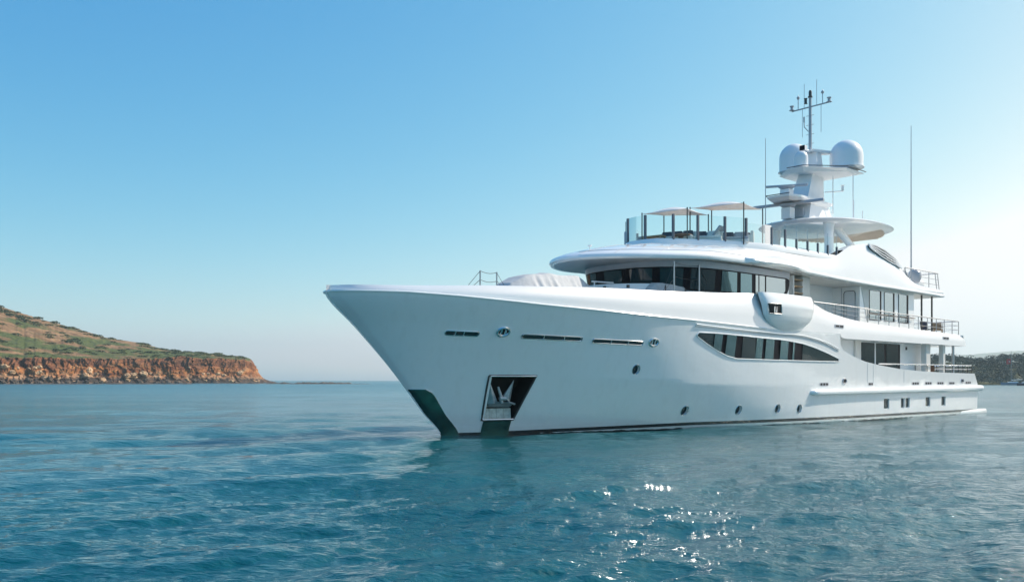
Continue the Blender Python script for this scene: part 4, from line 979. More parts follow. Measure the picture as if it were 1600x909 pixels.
for a, b in zip(allt, allt[1:]):
    top = 10.8 if abs(a) < 6.1 and abs(b) < 6.1 else 10.55; mb = MB(); rows = []
    for z in (9.56, top): rows.append([gpt(a + (b - a) * k / 4) + (z,) for k in range(5)])
    mb.grid(rows); part(mb, 'glass_panel', M['clear'])

# ---- hardtop, columns and mast
def sup(t, a, b, n=2.3): c_, s_ = math.cos(t), math.sin(t); return (a * math.copysign(abs(c_) ** (2 / n), c_), b * math.copysign(abs(s_) ** (2 / n), s_))
mb = MB(); rings = []
for k, z in ((.05, 11.95), (.5, 11.97), (.85, 12.05), (.96, 12.12), (1.0, 12.2), (.98, 12.27), (.9, 12.34), (.6, 12.46), (.05, 12.5)):
    rings.append([(32.2 + q[0] * k, q[1] * k, z) for q in [sup(2 * math.pi * j / 64, 5.0, 3.7) for j in range(64)]])
mb.loft(rings); ht = part(mb, 'hardtop', M['paint'], smooth=40)
M['slat_beige'] = mat('slat_beige', (.45, .40, .34), .6)
mb = MB()
for k in range(9):
    s = 33.8 + k * .36; w = 3.7 * math.sqrt(max(0, 1 - ((s - 32.2) / 5.0) ** 2)) * .84
    mb.box(s, s + .05, -w, w, 11.94, 12.06)
part(mb, 'shade_slat', M['slat_beige'], ht)
def column(s0, p0, z0, s1, p1, z1, a, b):
    mb = MB(); rings = []
    for i in range(9):
        t = i / 8; k = 1 + .35 * abs(2 * t - 1) ** 4; s = s0 + (s1 - s0) * t; p = p0 + (p1 - p0) * t; z = z0 + (z1 - z0) * t
        rings.append([(s + a * k * math.cos(2 * math.pi * j / 20), p + b * k * math.sin(2 * math.pi * j / 20), z) for j in range(20)])
    mb.loft(rings); return part(mb, 'hardtop_column', M['paint'])
column(29.1, 1.85, 9.4, 29.1, 1.85, 12.1, .42, .22)
column(31.7, 2.55, 10.2, 30.9, 1.3, 12.1, .45, .24)
column(29.1, -1.85, 9.4, 29.1, -1.85, 12.1, .42, .22)
mb = MB(); mb.box(27.2, 28.4, -2.4, 1.0, 9.4, 10.45); bevel(part(mb, 'bar_counter', M['paint_flat']), .04)

def slab(poly, z0, z1, k=.96): 
    cx = sum(a for a, b in poly) / len(poly); cy = sum(b for a, b in poly) / len(poly)
    return [[(cx + (a - cx) * k, cy + (b - cy) * k, z0) for a, b in poly], [(a, b, z0 + (z1 - z0) * .55) for a, b in poly], [(a, b, z1) for a, b in poly]]
mb = MB(); mb.loft([[(28.3, .95, 12.4), (28.3, -.95, 12.4), (31.7, -.85, 12.4), (31.7, .85, 12.4)], [(28.9, .75, 13.4), (28.9, -.75, 13.4), (31.3, -.7, 13.4), (31.3, .7, 13.4)]]); mast = part(mb, 'mast', M['mast_paint'], smooth=0)
mb = MB(); mb.box(28.25, 28.45, -.55, .55, 12.55, 13.1); part(mb, 'mast_locker', M['grey_paint'], mast)
mb = MB(); mb.loft(slab([(26.3, .75), (26.3, -.75), (27.2, -1.05), (31.4, -.9), (31.4, .9), (27.2, 1.05)], 13.4, 13.68, .86)); part(mb, 'lower_platform', M['mast_paint'], mast, smooth=0)
mb = MB(); mb.loft([[(28.7, .62, 13.68), (28.7, -.62, 13.68), (31.0, -.5, 13.68), (31.0, .5, 13.68)], [(29.6, .5, 15.5), (29.6, -.5, 15.5), (31.1, -.4, 15.5), (31.1, .4, 15.5)]]); part(mb, 'mast_trunk', M['mast_paint'], mast, smooth=0)
mb = MB(); mb.loft([[(28.55, .45, 15.42), (28.55, -.45, 15.42), (30.4, -2.0, 15.62), (32.2, -2.0, 15.62), (31.6, 0, 15.3), (32.4, 2.1, 15.5), (30.9, 2.1, 15.5)], [(28.3, .5, 15.68), (28.3, -.5, 15.68), (30.2, -2.25, 15.76), (32.6, -2.25, 15.76), (32.2, 0, 15.7), (33.0, 2.25, 15.66), (30.6, 2.25, 15.66)]]); part(mb, 'upper_platform', M['mast_paint'], mast, smooth=0)
mb = MB(); mb.loft([[(30.2, .42, 15.7), (30.2, -.42, 15.7), (31.2, -.36, 15.7), (31.2, .36, 15.7)], [(30.3, .36, 16.95), (30.3, -.36, 16.95), (31.0, -.3, 16.95), (31.0, .3, 16.95)]]); mb.loft(slab([(30.0, .3), (30.0, -.4), (31.0, -.42), (31.6, .3), (31.8, .75), (31.4, .8)], 16.95, 17.1)); part(mb, 'mast_head', M['mast_paint'], mast, smooth=0)
mb = MB(); mb.tube([(30.15, 0, 16.9), (30.15, 0, 20.5)], [.11, .085], 10)
for z in (17.5, 18.1, 18.7, 19.3): mb.tube([(30.15, -.27, z), (30.15, .27, z)], .018, 5)
part(mb, 'pole', M['grey_paint'], mast)
mb = MB(); mb.tube([(30.15, -1.3, 19.82), (30.15, 1.3, 19.88)], .045, 6)
for p in (-1.3, 1.3): mb.lathe((30.15, p, 19.88), [(.17, 0), (.17, .03), (.09, .05), (.09, .22), (.14, .26), (.14, .3), (0, .3)], 12)
for p in (-.85, .85): mb.tube([(30.15, p, 19.85), (30.15, p, 20.55)], .025, 5); mb.lathe((30.15, p, 20.5), [(.04, 0), (.10, .08), (.10, .13), (.03, .22), (0, .3)], 10)
part(mb, 'yard', M['grey_paint'], mast)
mb = MB(); mb.lathe((30.15, 0, 20.45), [(.14, 0), (.14, .08), (.10, .1), (.10, .35), (.07, .45), (0, .48)], 12); mb.lathe((29.95, -.2, 20.05), [(.12, 0), (.08, .04), (.08, .3), (.12, .34), (0, .34)], 10); part(mb, 'lantern', M['wood_dark'], mast)
mb = MB()
for p, z0, z1 in ((-.42, 19.85, 21.4), (.45, 19.85, 21.5), (-.55, 18.0, 19.85), (.75, 18.1, 19.85)): mb.tube([(30.15, p, z0), (30.15, p, z1)], .016, 5)
mb.tube([(30.0, -.35, 19.25), (30.0, -.35, 18.9)], .05, 8); mb.tube([(30.0, -.35, 18.9), (30.0, -.33, 18.6), (30.05, -.1, 18.3), (30.1, 0, 18.25)], .03, 6)
part(mb, 'whip_aerial', M['grey_paint'], mast)
def radome(s, p, z, r_, h_):
    mb = MB(); prof = [(0.05, -.42 * r_), (.30 * r_, -.42 * r_), (.98 * r_, -.06), (1.07 * r_, -.03), (1.07 * r_, .02), (r_, .03)]
    cyl = h_ - r_; prof += [(r_, cyl * .5), (r_, cyl)] + [(r_ * math.cos(a), cyl + r_ * math.sin(a)) for a in np.linspace(.15, math.pi / 2 - .02, 10)]
    mb.lathe((s, p, z), prof, 40); return part(mb, 'radome', M['dome'], mast, smooth=30)
radome(32.0, 1.5, 15.98, 1.03, 1.78)
radome(30.9, -1.55, 16.05, .97, 1.85)
radome(29.0, 0.02, 15.85, .42, .98)
mb = MB(); mb.lathe((32.0, 1.5, 15.6), [(.5, 0), (.35, .1), (.3, .2), (0, .2)], 16); mb.lathe((30.9, -1.55, 15.7), [(.5, 0), (.35, .1), (.3, .2), (0, .2)], 16); mb.lathe((29, .02, 15.66), [(.25, 0), (.2, .1), (0, .1)], 12); part(mb, 'radome_base', M['mast_paint'], mast)
mb = MB(); mb.box(29.25, 29.6, -.18, .12, 16.95, 17.25); mb.tube([(29.6, -.02, 17.0), (30.1, -.02, 17.0)], .08, 8); part(mb, 'searchlight', M['mast_paint'], mast)
mb = MB(); mb.box(29.215, 29.252, -.22, .13, 16.93, 17.24); part(mb, 'lens', M['dark'], mast)
def radar(s, z, ped, half, th, yaw):
    mb = MB(); mb.box(s - .28, s + .28, -.3, .3, z, z + ped); rd = part(mb, 'radar', M['mast_paint'], mast)
    mb = MB(); mb.lathe((s, 0, z + ped), [(.2, 0), (.36, .05), (.5, .14), (.5, .2), (0, .2)], 18); part(mb, 'turning_gear', M['grey_paint'], rd)
    c_, s_ = math.cos(yaw), math.sin(yaw); mb = MB(); z0 = z + ped + .18
    P_ = lambda a, b, c: (s + a * c_ - b * s_, a * s_ + b * c_, c)
    mb.hexa([P_(-.14, -half, z0), P_(.14, -half, z0), P_(.14, half, z0), P_(-.14, half, z0), P_(-.10, -half, z0 + th), P_(.10, -half, z0 + th), P_(.10, half, z0 + th), P_(-.10, half, z0 + th)])
    bevel(part(mb, 'scanner_bar', M['grey_paint'], rd), .03); return rd
radar(27.45, 12.36, .68, 2.25, .17, -.15)
radar(27.3, 13.68, .48, 1.25, .12, -.5)
mb = MB()
for s, p, z0, z1 in ((31.2, 1.0, 13.0, 15.4), (31.9, 2.0, 12.4, 15.5), (32.2, 1.9, 12.4, 13.9), (35.2, 1.0, 12.4, 13.7)): mb.tube([(s, p, z0), (s, p, z1)], .03, 5)
mb.tube([(31.1, .5, 14.45), (31.6, 1.5, 14.45)], .04, 5); mb.lathe((31.6, 1.45, 14.48), [(.12, 0), (.08, .04), (.08, .3), (.13, .34), (0, .34)], 10)
for k in range(7): mb.tube([(31.35, .55, 12.6 + k * .12), (31.75, .75, 12.6 + k * .12)], .018, 4)
part(mb, 'mast_fitting', M['mast_paint'], mast)
# platform edge rails
mb = MB(); mb.tube([(26.25, .8, 13.72), (26.2, -.8, 13.72), (27.2, -1.1, 13.72)], .03, 5); mb.tube([(28.25, -.55, 15.74), (28.25, .55, 15.74), (30.6, 2.3, 15.76), (33.05, 2.3, 15.76)], .03, 5); part(mb, 'platform_rail', M['wood_dark'], mast)
mb = MB(); mb.tube([(21.0, 2.4, 9.4), (21.0, 2.4, 15.75)], [.035, .015], 6); part(mb, 'whip_aerial', M['grey_paint'])
mb = MB(); mb.tube([(37.4, 3.3, 8.7), (37.4, 3.3, 10.2), (37.4, 3.3, 19.35)], [.07, .05, .02], 6); part(mb, 'whip_aerial', M['grey_paint'])

# ---- railings
def railing(name, path, h_, posts, bars, m, r_=.025, lean=0.0):
    mb = MB(); top = [(a, b, c + h_) for a, b, c in path]; mb.tube(top, r_ * 1.25, 6); rl = part(mb, name, M[m])
    for k in bars: mb = MB(); mb.tube([(a, b, c + h_ * k) for a, b, c in path], r_ * .6, 5); part(mb, 'rail_bar', M[m], rl)
    S = [q[0] for q in path]
    for i in posts:
        a, b, c = i; mb = MB(); mb.tube([(a, b, c), (a, b, c + h_)], r_, 6); part(mb, 'rail_post', M[m], rl)
    return rl
up = [(s, 4.34, btop_f(s)) for s in (22.9, 23.6, 24.5, 25.6, 27, 29, 31, 33, 35, 37, 39, 41, 42.4)]
mb = MB(); mb.tube([(22.7, 4.34, 6.68)] + [(s, 4.34, float(np.interp(s, [23, 27, 32, 42.6], [6.68, 6.66, 6.55, 6.46]))) for s in np.linspace(23.2, 42.6, 24)], .035, 6); url = part(mb, 'upper_deck_railing', M['steel'])
topz = lambda s: float(np.interp(s, [23, 27, 32, 42.6], [6.68, 6.66, 6.55, 6.46]))
for k in (.36, .68):
    mb = MB(); mb.tube([(s, 4.34, btop_f(s) + (topz(s) - btop_f(s)) * k) for s in np.linspace(24.4, 42.6, 24)], .016, 5); part(mb, 'rail_bar', M['steel'], url)
for s in (24.0, 25.2, 26.5, 27.8, 29.1, 30.5, 31.9, 33.3, 34.7, 36.1, 37.5, 38.9, 40.2, 41.5, 42.6):
    mb = MB(); mb.tube([(s, 4.34, btop_f(s)), (s, 4.34, topz(s))], .028, 6); part(mb, 'rail_post', M['steel'], url)
for k in (1, .68, .36):
    mb = MB(); mb.tube([(42.6, 4.34, 5.53 + .93 * k), (42.75, 3, 5.53 + .93 * k), (42.8, 0, 5.53 + .93 * k), (42.75, -3, 5.53 + .93 * k), (42.6, -4.3, 5.53 + .93 * k)], .03 if k == 1 else .016, 5); part(mb, 'rail_bar', M['steel'], url)
for p in (3.2, 2.0, .8, -.8, -2, -3.2, -4.3): mb = MB(); mb.tube([(42.75, p, 5.5), (42.75, p, 6.46)], .028, 6); part(mb, 'rail_post', M['steel'], url)
mb = MB(); mb.tube([(s, 4.40, float(np.interp(s, [30.4, 44.8], [3.36, 3.40]))) for s in np.linspace(30.4, 44.7, 10)] + [(44.8, 4.2, 3.4), (44.8, -4.2, 3.4)], .045, 6); mrl = part(mb, 'main_deck_railing', M['chrome'])
mb = MB(); mb.tube([(s, 4.40, 3.14) for s in np.linspace(38.5, 44.7, 6)] + [(44.8, 4.2, 3.14), (44.8, -4.2, 3.14)], .025, 6); part(mb, 'rail_bar', M['steel'], mrl)
for s in (33, 35.5, 37.3, 38.8, 40.2, 41.4, 42.4, 43.2, 44.0, 44.7): mb = MB(); mb.tube([(s, 4.40, 2.85), (s, 4.40, 3.37)], .028, 6); part(mb, 'rail_post', M['wood_dark'], mrl)
# small aft rail on the roof with satellite ball and life raft
mb = MB()
P0 = [(36.0, 3.55, 9.75), (41.1, 3.55, 9.75)]
mb.tube(P0, .035, 6); arl = part(mb, 'roof_railing', M['steel'])
for k in (.3, .62): mb = MB(); mb.tube([(38.2, 3.55, 8.6 + 1.15 * k), (41.2, 3.55, 8.6 + 1.15 * k)], .018, 5); part(mb, 'rail_bar', M['steel'], arl)
for a, b in ((39.6, 39.6), (41.0, 41.3), (40.6, 40.9)): mb = MB(); mb.tube([(a, 3.55, 9.75), (b, 3.55, 8.55)], .03, 6); part(mb, 'rail_post', M['steel'], arl)
mb = MB(); mb.tube([(36.0, 3.5, 9.75), (36.0, 3.5, 9.55), (36.9, 3.4, 8.9)], .05, 6); part(mb, 'rail_post', M['steel'], arl)
mb = MB(); mb.tube([(41.1, 3.55, 9.75), (41.1, -3.55, 9.75)], .035, 6); part(mb, 'rail_bar', M['steel'], arl)
mb = MB(); mb.add([(36.1, 3.3, 9.6), (36.9, 3.3, 9.5), (37.1, 3.3, 8.7), (36.4, 3.3, 8.8)], [(0, 1, 2, 3)]); part(mb, 'roof_screen', M['grey_paint'])
mb = MB(); mb.lathe((38.4, 3.1, 8.55), [(.12, 0), (.1, .35), (.3, .42), (.40, .62), (.45, .85), (.42, 1.05), (.3, 1.22), (.14, 1.3), (0, 1.31)], 24); part(mb, 'satellite_ball', M['grey_paint'])
# folding stanchions with wires at the boarding gates
def gate(s0, s1, z0, h_, p, tall):
    mb = MB()
    for s in (s0, s1): mb.tube([(s, p, z0 - .1), (s, p, z0 + h_)], .04 if tall else .03, 8)
    g = part(mb, 'gate_stanchion', M['steel'])
    mb = MB()
    for k in (.97, .52 if tall else .45):
        mb.tube([(s0 + (s1 - s0) * t, p, z0 + h_ * k - .07 * math.sin(math.pi * t)) for t in np.linspace(0, 1, 6)], .011, 4)
    dz = .05
    mb.tube([(s0, p, z0 + h_ * .96), (s0 - 1.0 * h_ * (.55 if tall else .9), p, z0 + dz)], .011, 4); mb.tube([(s0, p, z0 + h_ * .45), (s0 - .5 * h_, p, z0 + dz)], .011, 4)
    mb.tube([(s1, p, z0 + h_ * .96), (s1 + .75 * h_, p, z0 + dz)], .011, 4); mb.tube([(s1, p, z0 + h_ * .5), (s1 + .45 * h_, p, z0 + dz)], .011, 4)
    part(mb, 'wire', M['wood_dark'], g)
gate(11.2, 13.2, 6.5, 1.48, 3.55, True)
gate(.22, 1.12, 6.10, .68, 2.2, False)
for s, p, h_ in ((10.6, 3.5, .35), (12.0, 3.6, .3), (14.3, 3.8, .16)):
    mb = MB(); mb.tube([(s, p, 6.4), (s, p, 6.45 + h_)], .035, 6); part(mb, 'stanchion_socket', M['wood_dark'])
mb = MB(); mb.tube([(9.2, 1.5, 6.98), (8.0, 1.2, 6.98)], .03, 5); mb.tube([(8.2, 1.2, 6.0), (8.2, 1.2, 6.98)], .03, 5); part(mb, 'deck_rail', M['paint_flat'])
for s, z in ((25.12, 5.42), (39.9, 5.2)):
    b = D_f(s + 5.6); mb = MB(); mb.box(s - .5, s + .5, b - .012, b + .006, z - .09, z + .09); g = part(mb, 'vent', M['grey_paint'])
    mb = MB(); mb.box(s - .42, s - .04, b, b + .012, z - .05, z + .05); part(mb, 'vent_opening', M['void'], g)
    mb = MB(); mb.box(s + .04, s + .42, b, b + .012, z - .05, z + .05); part(mb, 'vent_opening', M['void'], g)

# ------------------------------------------------------------------ things standing on the yacht
def soft_box(mb, a, b, c, d, e, f): mb.box(a, b, c, d, e, f); return mb
def cushion(parent, name, box_, m, tilt=None):
    mb = MB(); mb.box(*box_); o = mb.build(name, M[m], parent); bevel(o, .05, 3)
    if tilt: o.rotation_euler = tilt
    return o
# covered tender on the foredeck
def cover(name, label, cat_, s, p, z, L_, Wd, H_, prof, seed, folds):
    t = deck_thing(name, label, cat_, s, p, z); rows = []; f_ = lin(prof); n, m_ = 110, 56
    for i in range(n + 1):
        a = i / n; r_ = []
        for j in range(m_ + 1):
            b = j / m_ * 2 - 1; e = math.sin(math.pi * min(1, max(0, a))) ** .25
            w = Wd * e * (1 - .15 * a); ab = abs(b)
            ridge_ = 1 - .10 * ab if ab < .45 else (.955 - 1.0 * (ab - .45) / .55 * .95)        # taut top, straight falling sides
            # gathers hang from the ridge poles and open towards the hem
            side = sstep(.35, .95, ab)
            ga = math.sin(a * 60 + 3.0 * fbm(a * 5, seed)) * .5 + .5 * math.sin(a * 97 + seed)
            near = sum(math.exp(-((a - q) / .045) ** 2) for q in (.27, .42, .70, .78))
            sag = -.07 * (math.sin(math.pi * ((a - .42) / .28)) if .42 < a < .70 else math.sin(math.pi * ((a - .08) / .34)) if .08 < a < .42 else 0) * (1 - ab)
            fold = folds * side * (.35 + .9 * near) * ga + folds * .5 * fbm(a * 14, b * 3 + seed) * side
            h = H_ * max(0, f_(a) * ridge_) + sag * H_ * .6
            r_.append((a * L_ + .2 * fold * math.sin(b * 3), b * w * (1 + .06 * side) + fold * (1 if b > 0 else -1), max(.0, h + .2 * fold)))
        rows.append(r_)
    mb = MB(); mb.grid(rows); mb.build('canvas', M['cover'], t, smooth=28); return t
tc_ = cover('covered_tender', 'boat under a pale canvas cover with sagging folds on the foredeck', 'covered boat', 2.3, .75, 5.75, 6.5, 1.45, 1.47, [(0, .2), (.08, .56), (.2, .84), (.27, .92), (.36, .93), (.42, .98), (.5, .97), (.64, .99), (.72, 1.0), (.80, .84), (.9, .6), (1, .3)], 2.0, .10)
mb = MB(); mb.loft([[(.6 + .1 * k, .8 * w, z) for w in (-1, 1)] + [(5.6, .8 * w, z) for w in (1, -1)] for k, z in ((1, 0), (0, .6))]); mb.build('boat_hull', M['paint_flat'], tc_)
tc2 = cover('covered_rescue_boat', 'small white covered boat beside the wheelhouse windows, behind the tall gate stanchions', 'covered boat', 10.2, 2.75, 5.75, 3.9, .75, 1.32, [(0, .7), (.08, .93), (.2, 1.0), (.45, .95), (.7, .92), (.9, .9), (1, .75)], 5.0, .03)
mb = MB(); mb.loft([[(.3 + .1 * k, .45 * w, z) for w in (-1, 1)] + [(3.5, .45 * w, z) for w in (1, -1)] for k, z in ((1, 0), (0, .5))]); mb.build('boat_hull', M['grey_fabric'], tc2)


def canopy(label, corners, z, floor):
    """four bronze poles carrying a sagging square of cloth; corners (aft, port)"""
    cx = sum(a for a, b in corners) / 4; cy = sum(b for a, b in corners) / 4
    t = deck_thing('shade_canopy', label, 'shade canopy', cx, cy, floor, 0, 'shade canopies on the sun deck')
    C = [(a - cx, b - cy) for a, b in corners]; n = 14; rows = []
    for i in range(n + 1):
        u = i / n; r_ = []
        for j in range(n + 1):
            v = j / n
            a = (C[0][0] * (1 - u) + C[1][0] * u) * (1 - v) + (C[3][0] * (1 - u) + C[2][0] * u) * v
            b = (C[0][1] * (1 - u) + C[1][1] * u) * (1 - v) + (C[3][1] * (1 - u) + C[2][1] * u) * v
            e = 4 * u * (1 - u); w = 4 * v * (1 - v); pull = 1 - .10 * (e * (1 - w) + w * (1 - e))
            h = z - floor + .30 * e * w + (.07 if (u > .5) != (v > .5) else -.06) * abs(2 * u - 1) * abs(2 * v - 1)
            r_.append((a * pull, b * pull, h))
        rows.append(r_)
    mb = MB(); mb.grid(rows); o = mb.build('canopy_cloth', M['canopy'], t)
    sd_ = o.modifiers.new('s', 'SOLIDIFY'); sd_.thickness = .012
    for k, (a, b) in enumerate(C):
        h = rows[0][0][2] if k == 0 else rows[n][0][2] if k == 1 else rows[n][n][2] if k == 2 else rows[0][n][2]
        mb = MB(); mb.tube([(a, b, 0), (a, b, h + .05)], .032, 8); mb.build('pole', M['wood_dark'], t)
    return t
FL = 9.41
canopy('sand coloured cloth canopy on four thin poles, the forward and lower of the two', [(13.75, -.45), (15.6, -.45), (16.6, 1.7), (14.75, 1.7)], 11.12, FL)
canopy('sand coloured cloth canopy on four thin poles, the aft and higher of the two', [(15.95, 1.0), (17.9, 1.0), (19.1, 3.4), (17.3, 3.4)], 11.5, FL)

def armchair(label, s, p, rz, m, cm):
    t = deck_thing('armchair', label, 'armchair', s, p, FL, rz, 'armchairs on the sun deck')
    cushion(t, 'seat', (-.35, .35, -.36, .36, .12, .42), m); cushion(t, 'backrest', (.28, .45, -.42, .42, .1, .82), m)
    cushion(t, 'armrest', (-.35, .36, -.48, -.36, .1, .6), m); cushion(t, 'armrest', (-.35, .36, .36, .48, .1, .6), m)
    cushion(t, 'cushion', (.02, .26, -.3, .3, .43, .74), cm)
    for a in (-.3, .36):
        for b in (-.4, .4): mb = MB(); mb.box(a - .03, a + .03, b - .03, b + .03, 0, .12); mb.build('leg', M['teak'], t)
    return t
armchair('grey armchair with a navy cushion behind the foremost glass panel', 13.95, -1.05, 90, 'grey_fabric', 'navy')
armchair('white armchair with a dark cushion at the aft end of the glass windbreak', 18.3, 2.85, -60, 'white_fabric', 'navy')
t = deck_thing('side_table', 'low teak table with open legs behind the glass windbreak', 'table', 14.15, .05, FL, 10)
mb = MB(); mb.box(-.3, .3, -.55, .55, .4, .47); bevel(mb.build('table_top', M['teak'], t), .02)
for a in (-.25, .25):
    for b in (-.48, .48): mb = MB(); mb.box(a - .05, a + .05, b - .05, b + .05, 0, .4); mb.build('leg', M['teak'], t)
def sofa(label, s, p, rz, L_, mset):
    t = deck_thing('sofa', label, 'sofa', s, p, FL, rz, 'sofas on the sun deck')
    cushion(t, 'base', (-.4, .4, -L_ / 2, L_ / 2, .1, .3), 'white_fabric'); cushion(t, 'seat', (-.38, .36, -L_ / 2 + .03, L_ / 2 - .03, .3, .44), mset[0])
    cushion(t, 'backrest', (.3, .46, -L_ / 2, L_ / 2, .3, .72), mset[1])
    n = max(2, int(L_ / .6))
    for k in range(n):
        b = -L_ / 2 + .1 + k * (L_ - .2) / n; cushion(t, 'cushion', (.06, .26, b + .03, b + (L_ - .2) / n - .03, .42, .74), mset[2 + k % 2])
    return t
sofa('white sofa with navy cushions under the forward canopy', 15.0, .85, 20, 1.9, ('white_fabric', 'white_fabric', 'navy', 'navy'))
sofa('white sofa with navy and white cushions between the two canopies', 16.1, 1.95, 30, 1.6, ('white_fabric', 'white_fabric', 'navy', 'white_fabric'))
sofa('low grey sofa with a navy cushion under the aft canopy', 17.4, 2.75, 35, 1.5, ('grey_fabric', 'grey_fabric', 'navy', 'grey_fabric'))
t = deck_thing('coffee_table', 'brown wicker coffee table between the sun deck sofas', 'table', 15.0, 1.2, FL, 25)
mb = MB(); mb.lathe((0, 0, .38), [(.1, 0), (.52, 0), (.55, .04), (.55, .1), (.5, .12), (0, .12)], 20); mb.build('table_top', M['brown'], t)
mb = MB(); mb.lathe((0, 0, 0), [(.3, 0), (.2, .2), (.32, .38), (0, .38)], 14); mb.build('pedestal', M['brown'], t)
t = deck_thing('sun_lounger', 'grey sun lounger with its back raised under the aft canopy', 'sun lounger', 16.55, 1.9, FL, 100)
cushion(t, 'mattress', (-.1, 1.3, -.35, .35, .2, .36), 'grey_fabric')
mb = MB(); mb.hexa([(-.12, -.35, .3), (.0, -.35, .26), (.0, .35, .26), (-.12, .35, .3), (-.72, -.35, .95), (-.6, -.35, 1.0), (-.6, .35, 1.0), (-.72, .35, .95)]); bevel(mb.build('backrest', M['grey_fabric'], t), .04)
mb = MB(); mb.box(-.1, 1.3, -.33, .33, .1, .2); mb.build('frame', M['teak'], t)
for a in (0, 1.2):
    for b in (-.28, .28): mb = MB(); mb.box(a - .03, a + .03, b - .03, b + .03, 0, .1); mb.build('leg', M['teak'], t)
# deck chairs aft
def deck_chair(label, s, p, z, rz, m):
    t = deck_thing('deck_chair', label, 'deck chair', s, p, z, rz)
    mb = MB(); mb.box(-.28, .28, -.28, .28, .40, .46); mb.build('seat', M[m], t)
    mb = MB(); mb.hexa([(.24, -.28, .46), (.29, -.28, .46), (.29, .28, .46), (.24, .28, .46), (.36, -.28, .98), (.40, -.28, .98), (.40, .28, .98), (.36, .28, .98)]); mb.build('backrest', M[m], t)
    for a in (-.25, .25):
        for b in (-.25, .25): mb = MB(); mb.tube([(a, b, 0), (a, b, .4)], .025, 6); mb.build('leg', M['teak'], t)
    for b in (-.29, .29): mb = MB(); mb.box(-.25, .3, b - .03, b + .03, .62, .66); mb.build('armrest', M['teak'], t)
    return t
deck_chair('brown wooden chair by the aft rail of the upper deck', 41.2, 3.5, 5.42, 30, 'teak')
deck_chair('black chair beside the brown one on the aft upper deck', 39.9, 3.3, 5.42, 60, 'navy')
deck_chair('brown chair on the aft main deck behind the chrome rail', 38.9, 3.9, 2.42, 20, 'brown')
t = deck_thing('life_raft', 'white life raft canister on the roof behind the grey satellite ball', 'life raft', 39.6, 2.7, 8.58, 0)
mb = MB(); mb.loft([[(-.7 + 1.4 * k / 10, r_ * math.cos(q), .42 + r_ * math.sin(q)) for q in [2 * math.pi * j / 18 for j in range(18)]] for k, r_ in enumerate([.2, .33, .36, .36, .37, .38, .37, .36, .36, .33, .2])]); mb.build('canister', M['paint_flat'], t)
mb = MB(); mb.box(-.5, -.4, -.3, .3, 0, .2); mb.box(.4, .5, -.3, .3, 0, .2); mb.build('cradle', M['steel'], t)

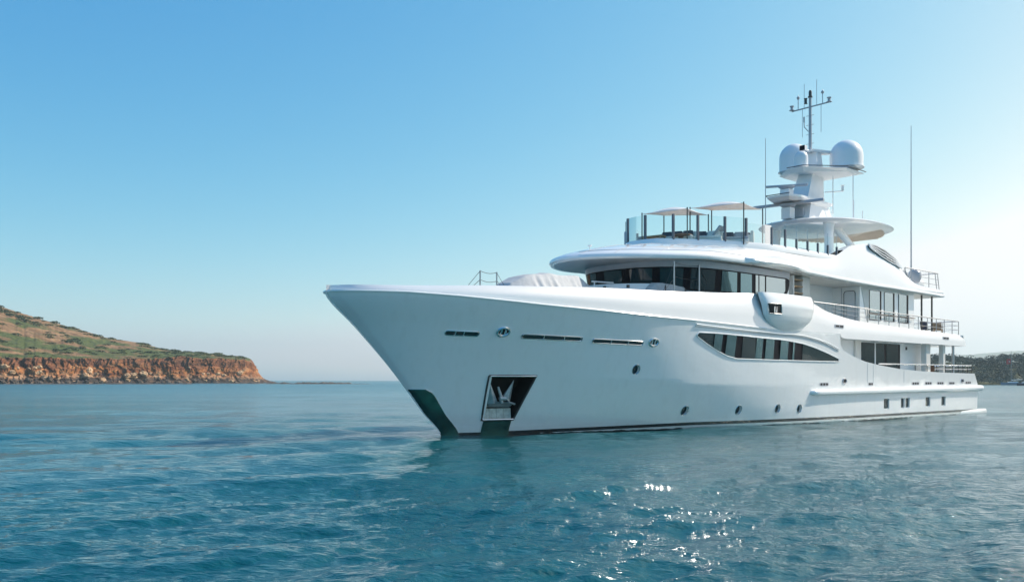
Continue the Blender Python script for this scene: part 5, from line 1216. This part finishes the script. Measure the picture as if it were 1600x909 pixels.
# ------------------------------------------------------------------ boats near the far shore
def sailboat(x, y, rz):
    t = bpy.data.objects.new('sailboat', None); col.objects.link(t); t.location = (x, y, 0); t.rotation_euler = (0, 0, R(rz)); t.scale = (1.0,) * 3
    tag(t, 'moored sailboat with bare mast and red flag before the wooded shore', 'sailboat')
    mb = MB(False); rings = []
    for k in range(13):
        u = k / 12; s = -5.5 + 11 * u; w = 1.75 * math.sin(math.pi * (.12 + .88 * (1 - u)) / 1.05) ** .7 if u < 1 else .03; zt = 1.05 + .35 * u
        rings.append([(s, -w, zt), (s, -w * .9, .3), (s, -w * .5, -.4), (s, w * .5, -.4), (s, w * .9, .3), (s, w, zt)])
    mb.loft(rings); mb.build('hull', M['boat_blue'], t)
    mb = MB(False); mb.loft([[(-2.6, -.9, 1.1), (2.6, -.7, 1.25), (2.6, .7, 1.25), (-2.6, .9, 1.1)], [(-2.2, -.75, 1.75), (1.6, -.5, 1.65), (1.6, .5, 1.65), (-2.2, .75, 1.75)]]); mb.build('cabin', M['paint_flat'], t)
    mb = MB(False); mb.grid([[(-4.6 + a * .5, b * 1.1, 2.9 + .12 * math.cos(b * 1.4) + .03 * a) for b in (-1, -.5, 0, .5, 1)] for a in range(6)]); bi = mb.build('bimini', M['white_fabric'], t)
    mb = MB(False)
    for a in (-4.5, -2.2):
        for b in (-1.05, 1.05): mb.tube([(a, b, 1.2), (a, b, 2.95)], .03, 5)
    mb.build('bimini_frame', M['steel'], bi)
    mb = MB(False); mb.tube([(.6, 0, 1.3), (.6, 0, 17)], [.13, .08], 8); mb.build('mast', M['mast_dark'], t)
    mb = MB(False); mb.tube([(.5, 0, 2.5), (-4.2, 0, 2.7)], .2, 8); mb.build('boom', M['white_fabric'], t)
    mb = MB(False)
    for e in ((5.3, 0, 1.4), (-5.3, 0, 1.1), (.4, 1.6, 1.2), (.4, -1.6, 1.2)): mb.tube([(.6, 0, 16.8), e], .018, 4)
    mb.build('rigging', M['steel'], t)
    mb = MB(False); rows = [[(.9 + 2.0 * i / 10, .25 * math.sin(i * .8) * i / 10 + .0, 13.2 - 2.6 * j / 8 - .35 * (i / 10) ** 2) for i in range(11)] for j in range(9)]
    mb.grid(rows); fl = mb.build('flag', M['red'], t)
    mb = MB(False); c0 = (1.75, 11.7)
    for sg in (1, -1):
        arc = [(c0[0] + .55 * math.cos(a), c0[1] + .55 * math.sin(a)) for a in np.linspace(.5, 2 * math.pi - .5, 20)]; inn = [(c0[0] + .12 + .42 * math.cos(a), c0[1] + .42 * math.sin(a)) for a in np.linspace(.6, 2 * math.pi - .6, 20)]
        mb.grid([[(a, .25 * math.sin((a - .9) * 4) * (a - .9) / 2 + sg * .03, b) for a, b in arc], [(a, .25 * math.sin((a - .9) * 4) * (a - .9) / 2 + sg * .03, b) for a, b in inn]])
    mb.build('emblem', M['white_fabric'], fl)
    return t
M['boat_blue'] = mat('boat_gelcoat', (.22, .30, .38), .35, var=.05)
M['mast_dark'] = mat('mast_alloy', (.25, .26, .28), .4, metal=.5)
sailboat(250, 462, 172)
t = bpy.data.objects.new('motorboat', None); col.objects.link(t); t.location = (233, 420, 0); t.rotation_euler = (0, 0, R(170))
tag(t, 'dark motorboat cut by the right edge of the picture', 'motorboat')
mb = MB(False); rings = []
for k in range(11):
    u = k / 10; s = -3.5 + 7 * u; w = 1.25 * (1 - max(0, u - .45) ** 2 * 3.2) ** .5 if u < .98 else .05; zt = .8 + .35 * u
    rings.append([(s, -w, zt), (s, -w * .85, .2), (s, 0, -.3), (s, w * .85, .2), (s, w, zt)])
mb.loft(rings); mb.build('hull', M['navy'], t)
mb = MB(False); mb.loft([[(-.6, -.8, .9), (1.6, -.6, 1.1), (1.6, .6, 1.1), (-.6, .8, .9)], [(-.5, -.7, 1.9), (.6, -.5, 1.8), (.6, .5, 1.8), (-.5, .7, 1.9)]]); mb.build('cabin', M['grey_paint'], t)

# ------------------------------------------------------------------ air
mb = MB(False); mb.box(-3200, 6500, -400, 8200, -2.0, 330)
air = mb.build('haze', None, None, smooth=0)
hm = bpy.data.materials.new('haze'); hm.use_nodes = True
hn = hm.node_tree.nodes; hn.remove(hn['Principled BSDF'])
pv = hn.new('ShaderNodeVolumePrincipled'); pv.inputs['Color'].default_value = (.80, .96, 1, 1); pv.inputs['Density'].default_value = 0.00013; pv.inputs['Anisotropy'].default_value = 0.35
hm.node_tree.links.new(pv.outputs[0], hn['Material Output'].inputs['Volume'])
air.data.materials.clear(); air.data.materials.append(hm); tag(air, kind='stuff')
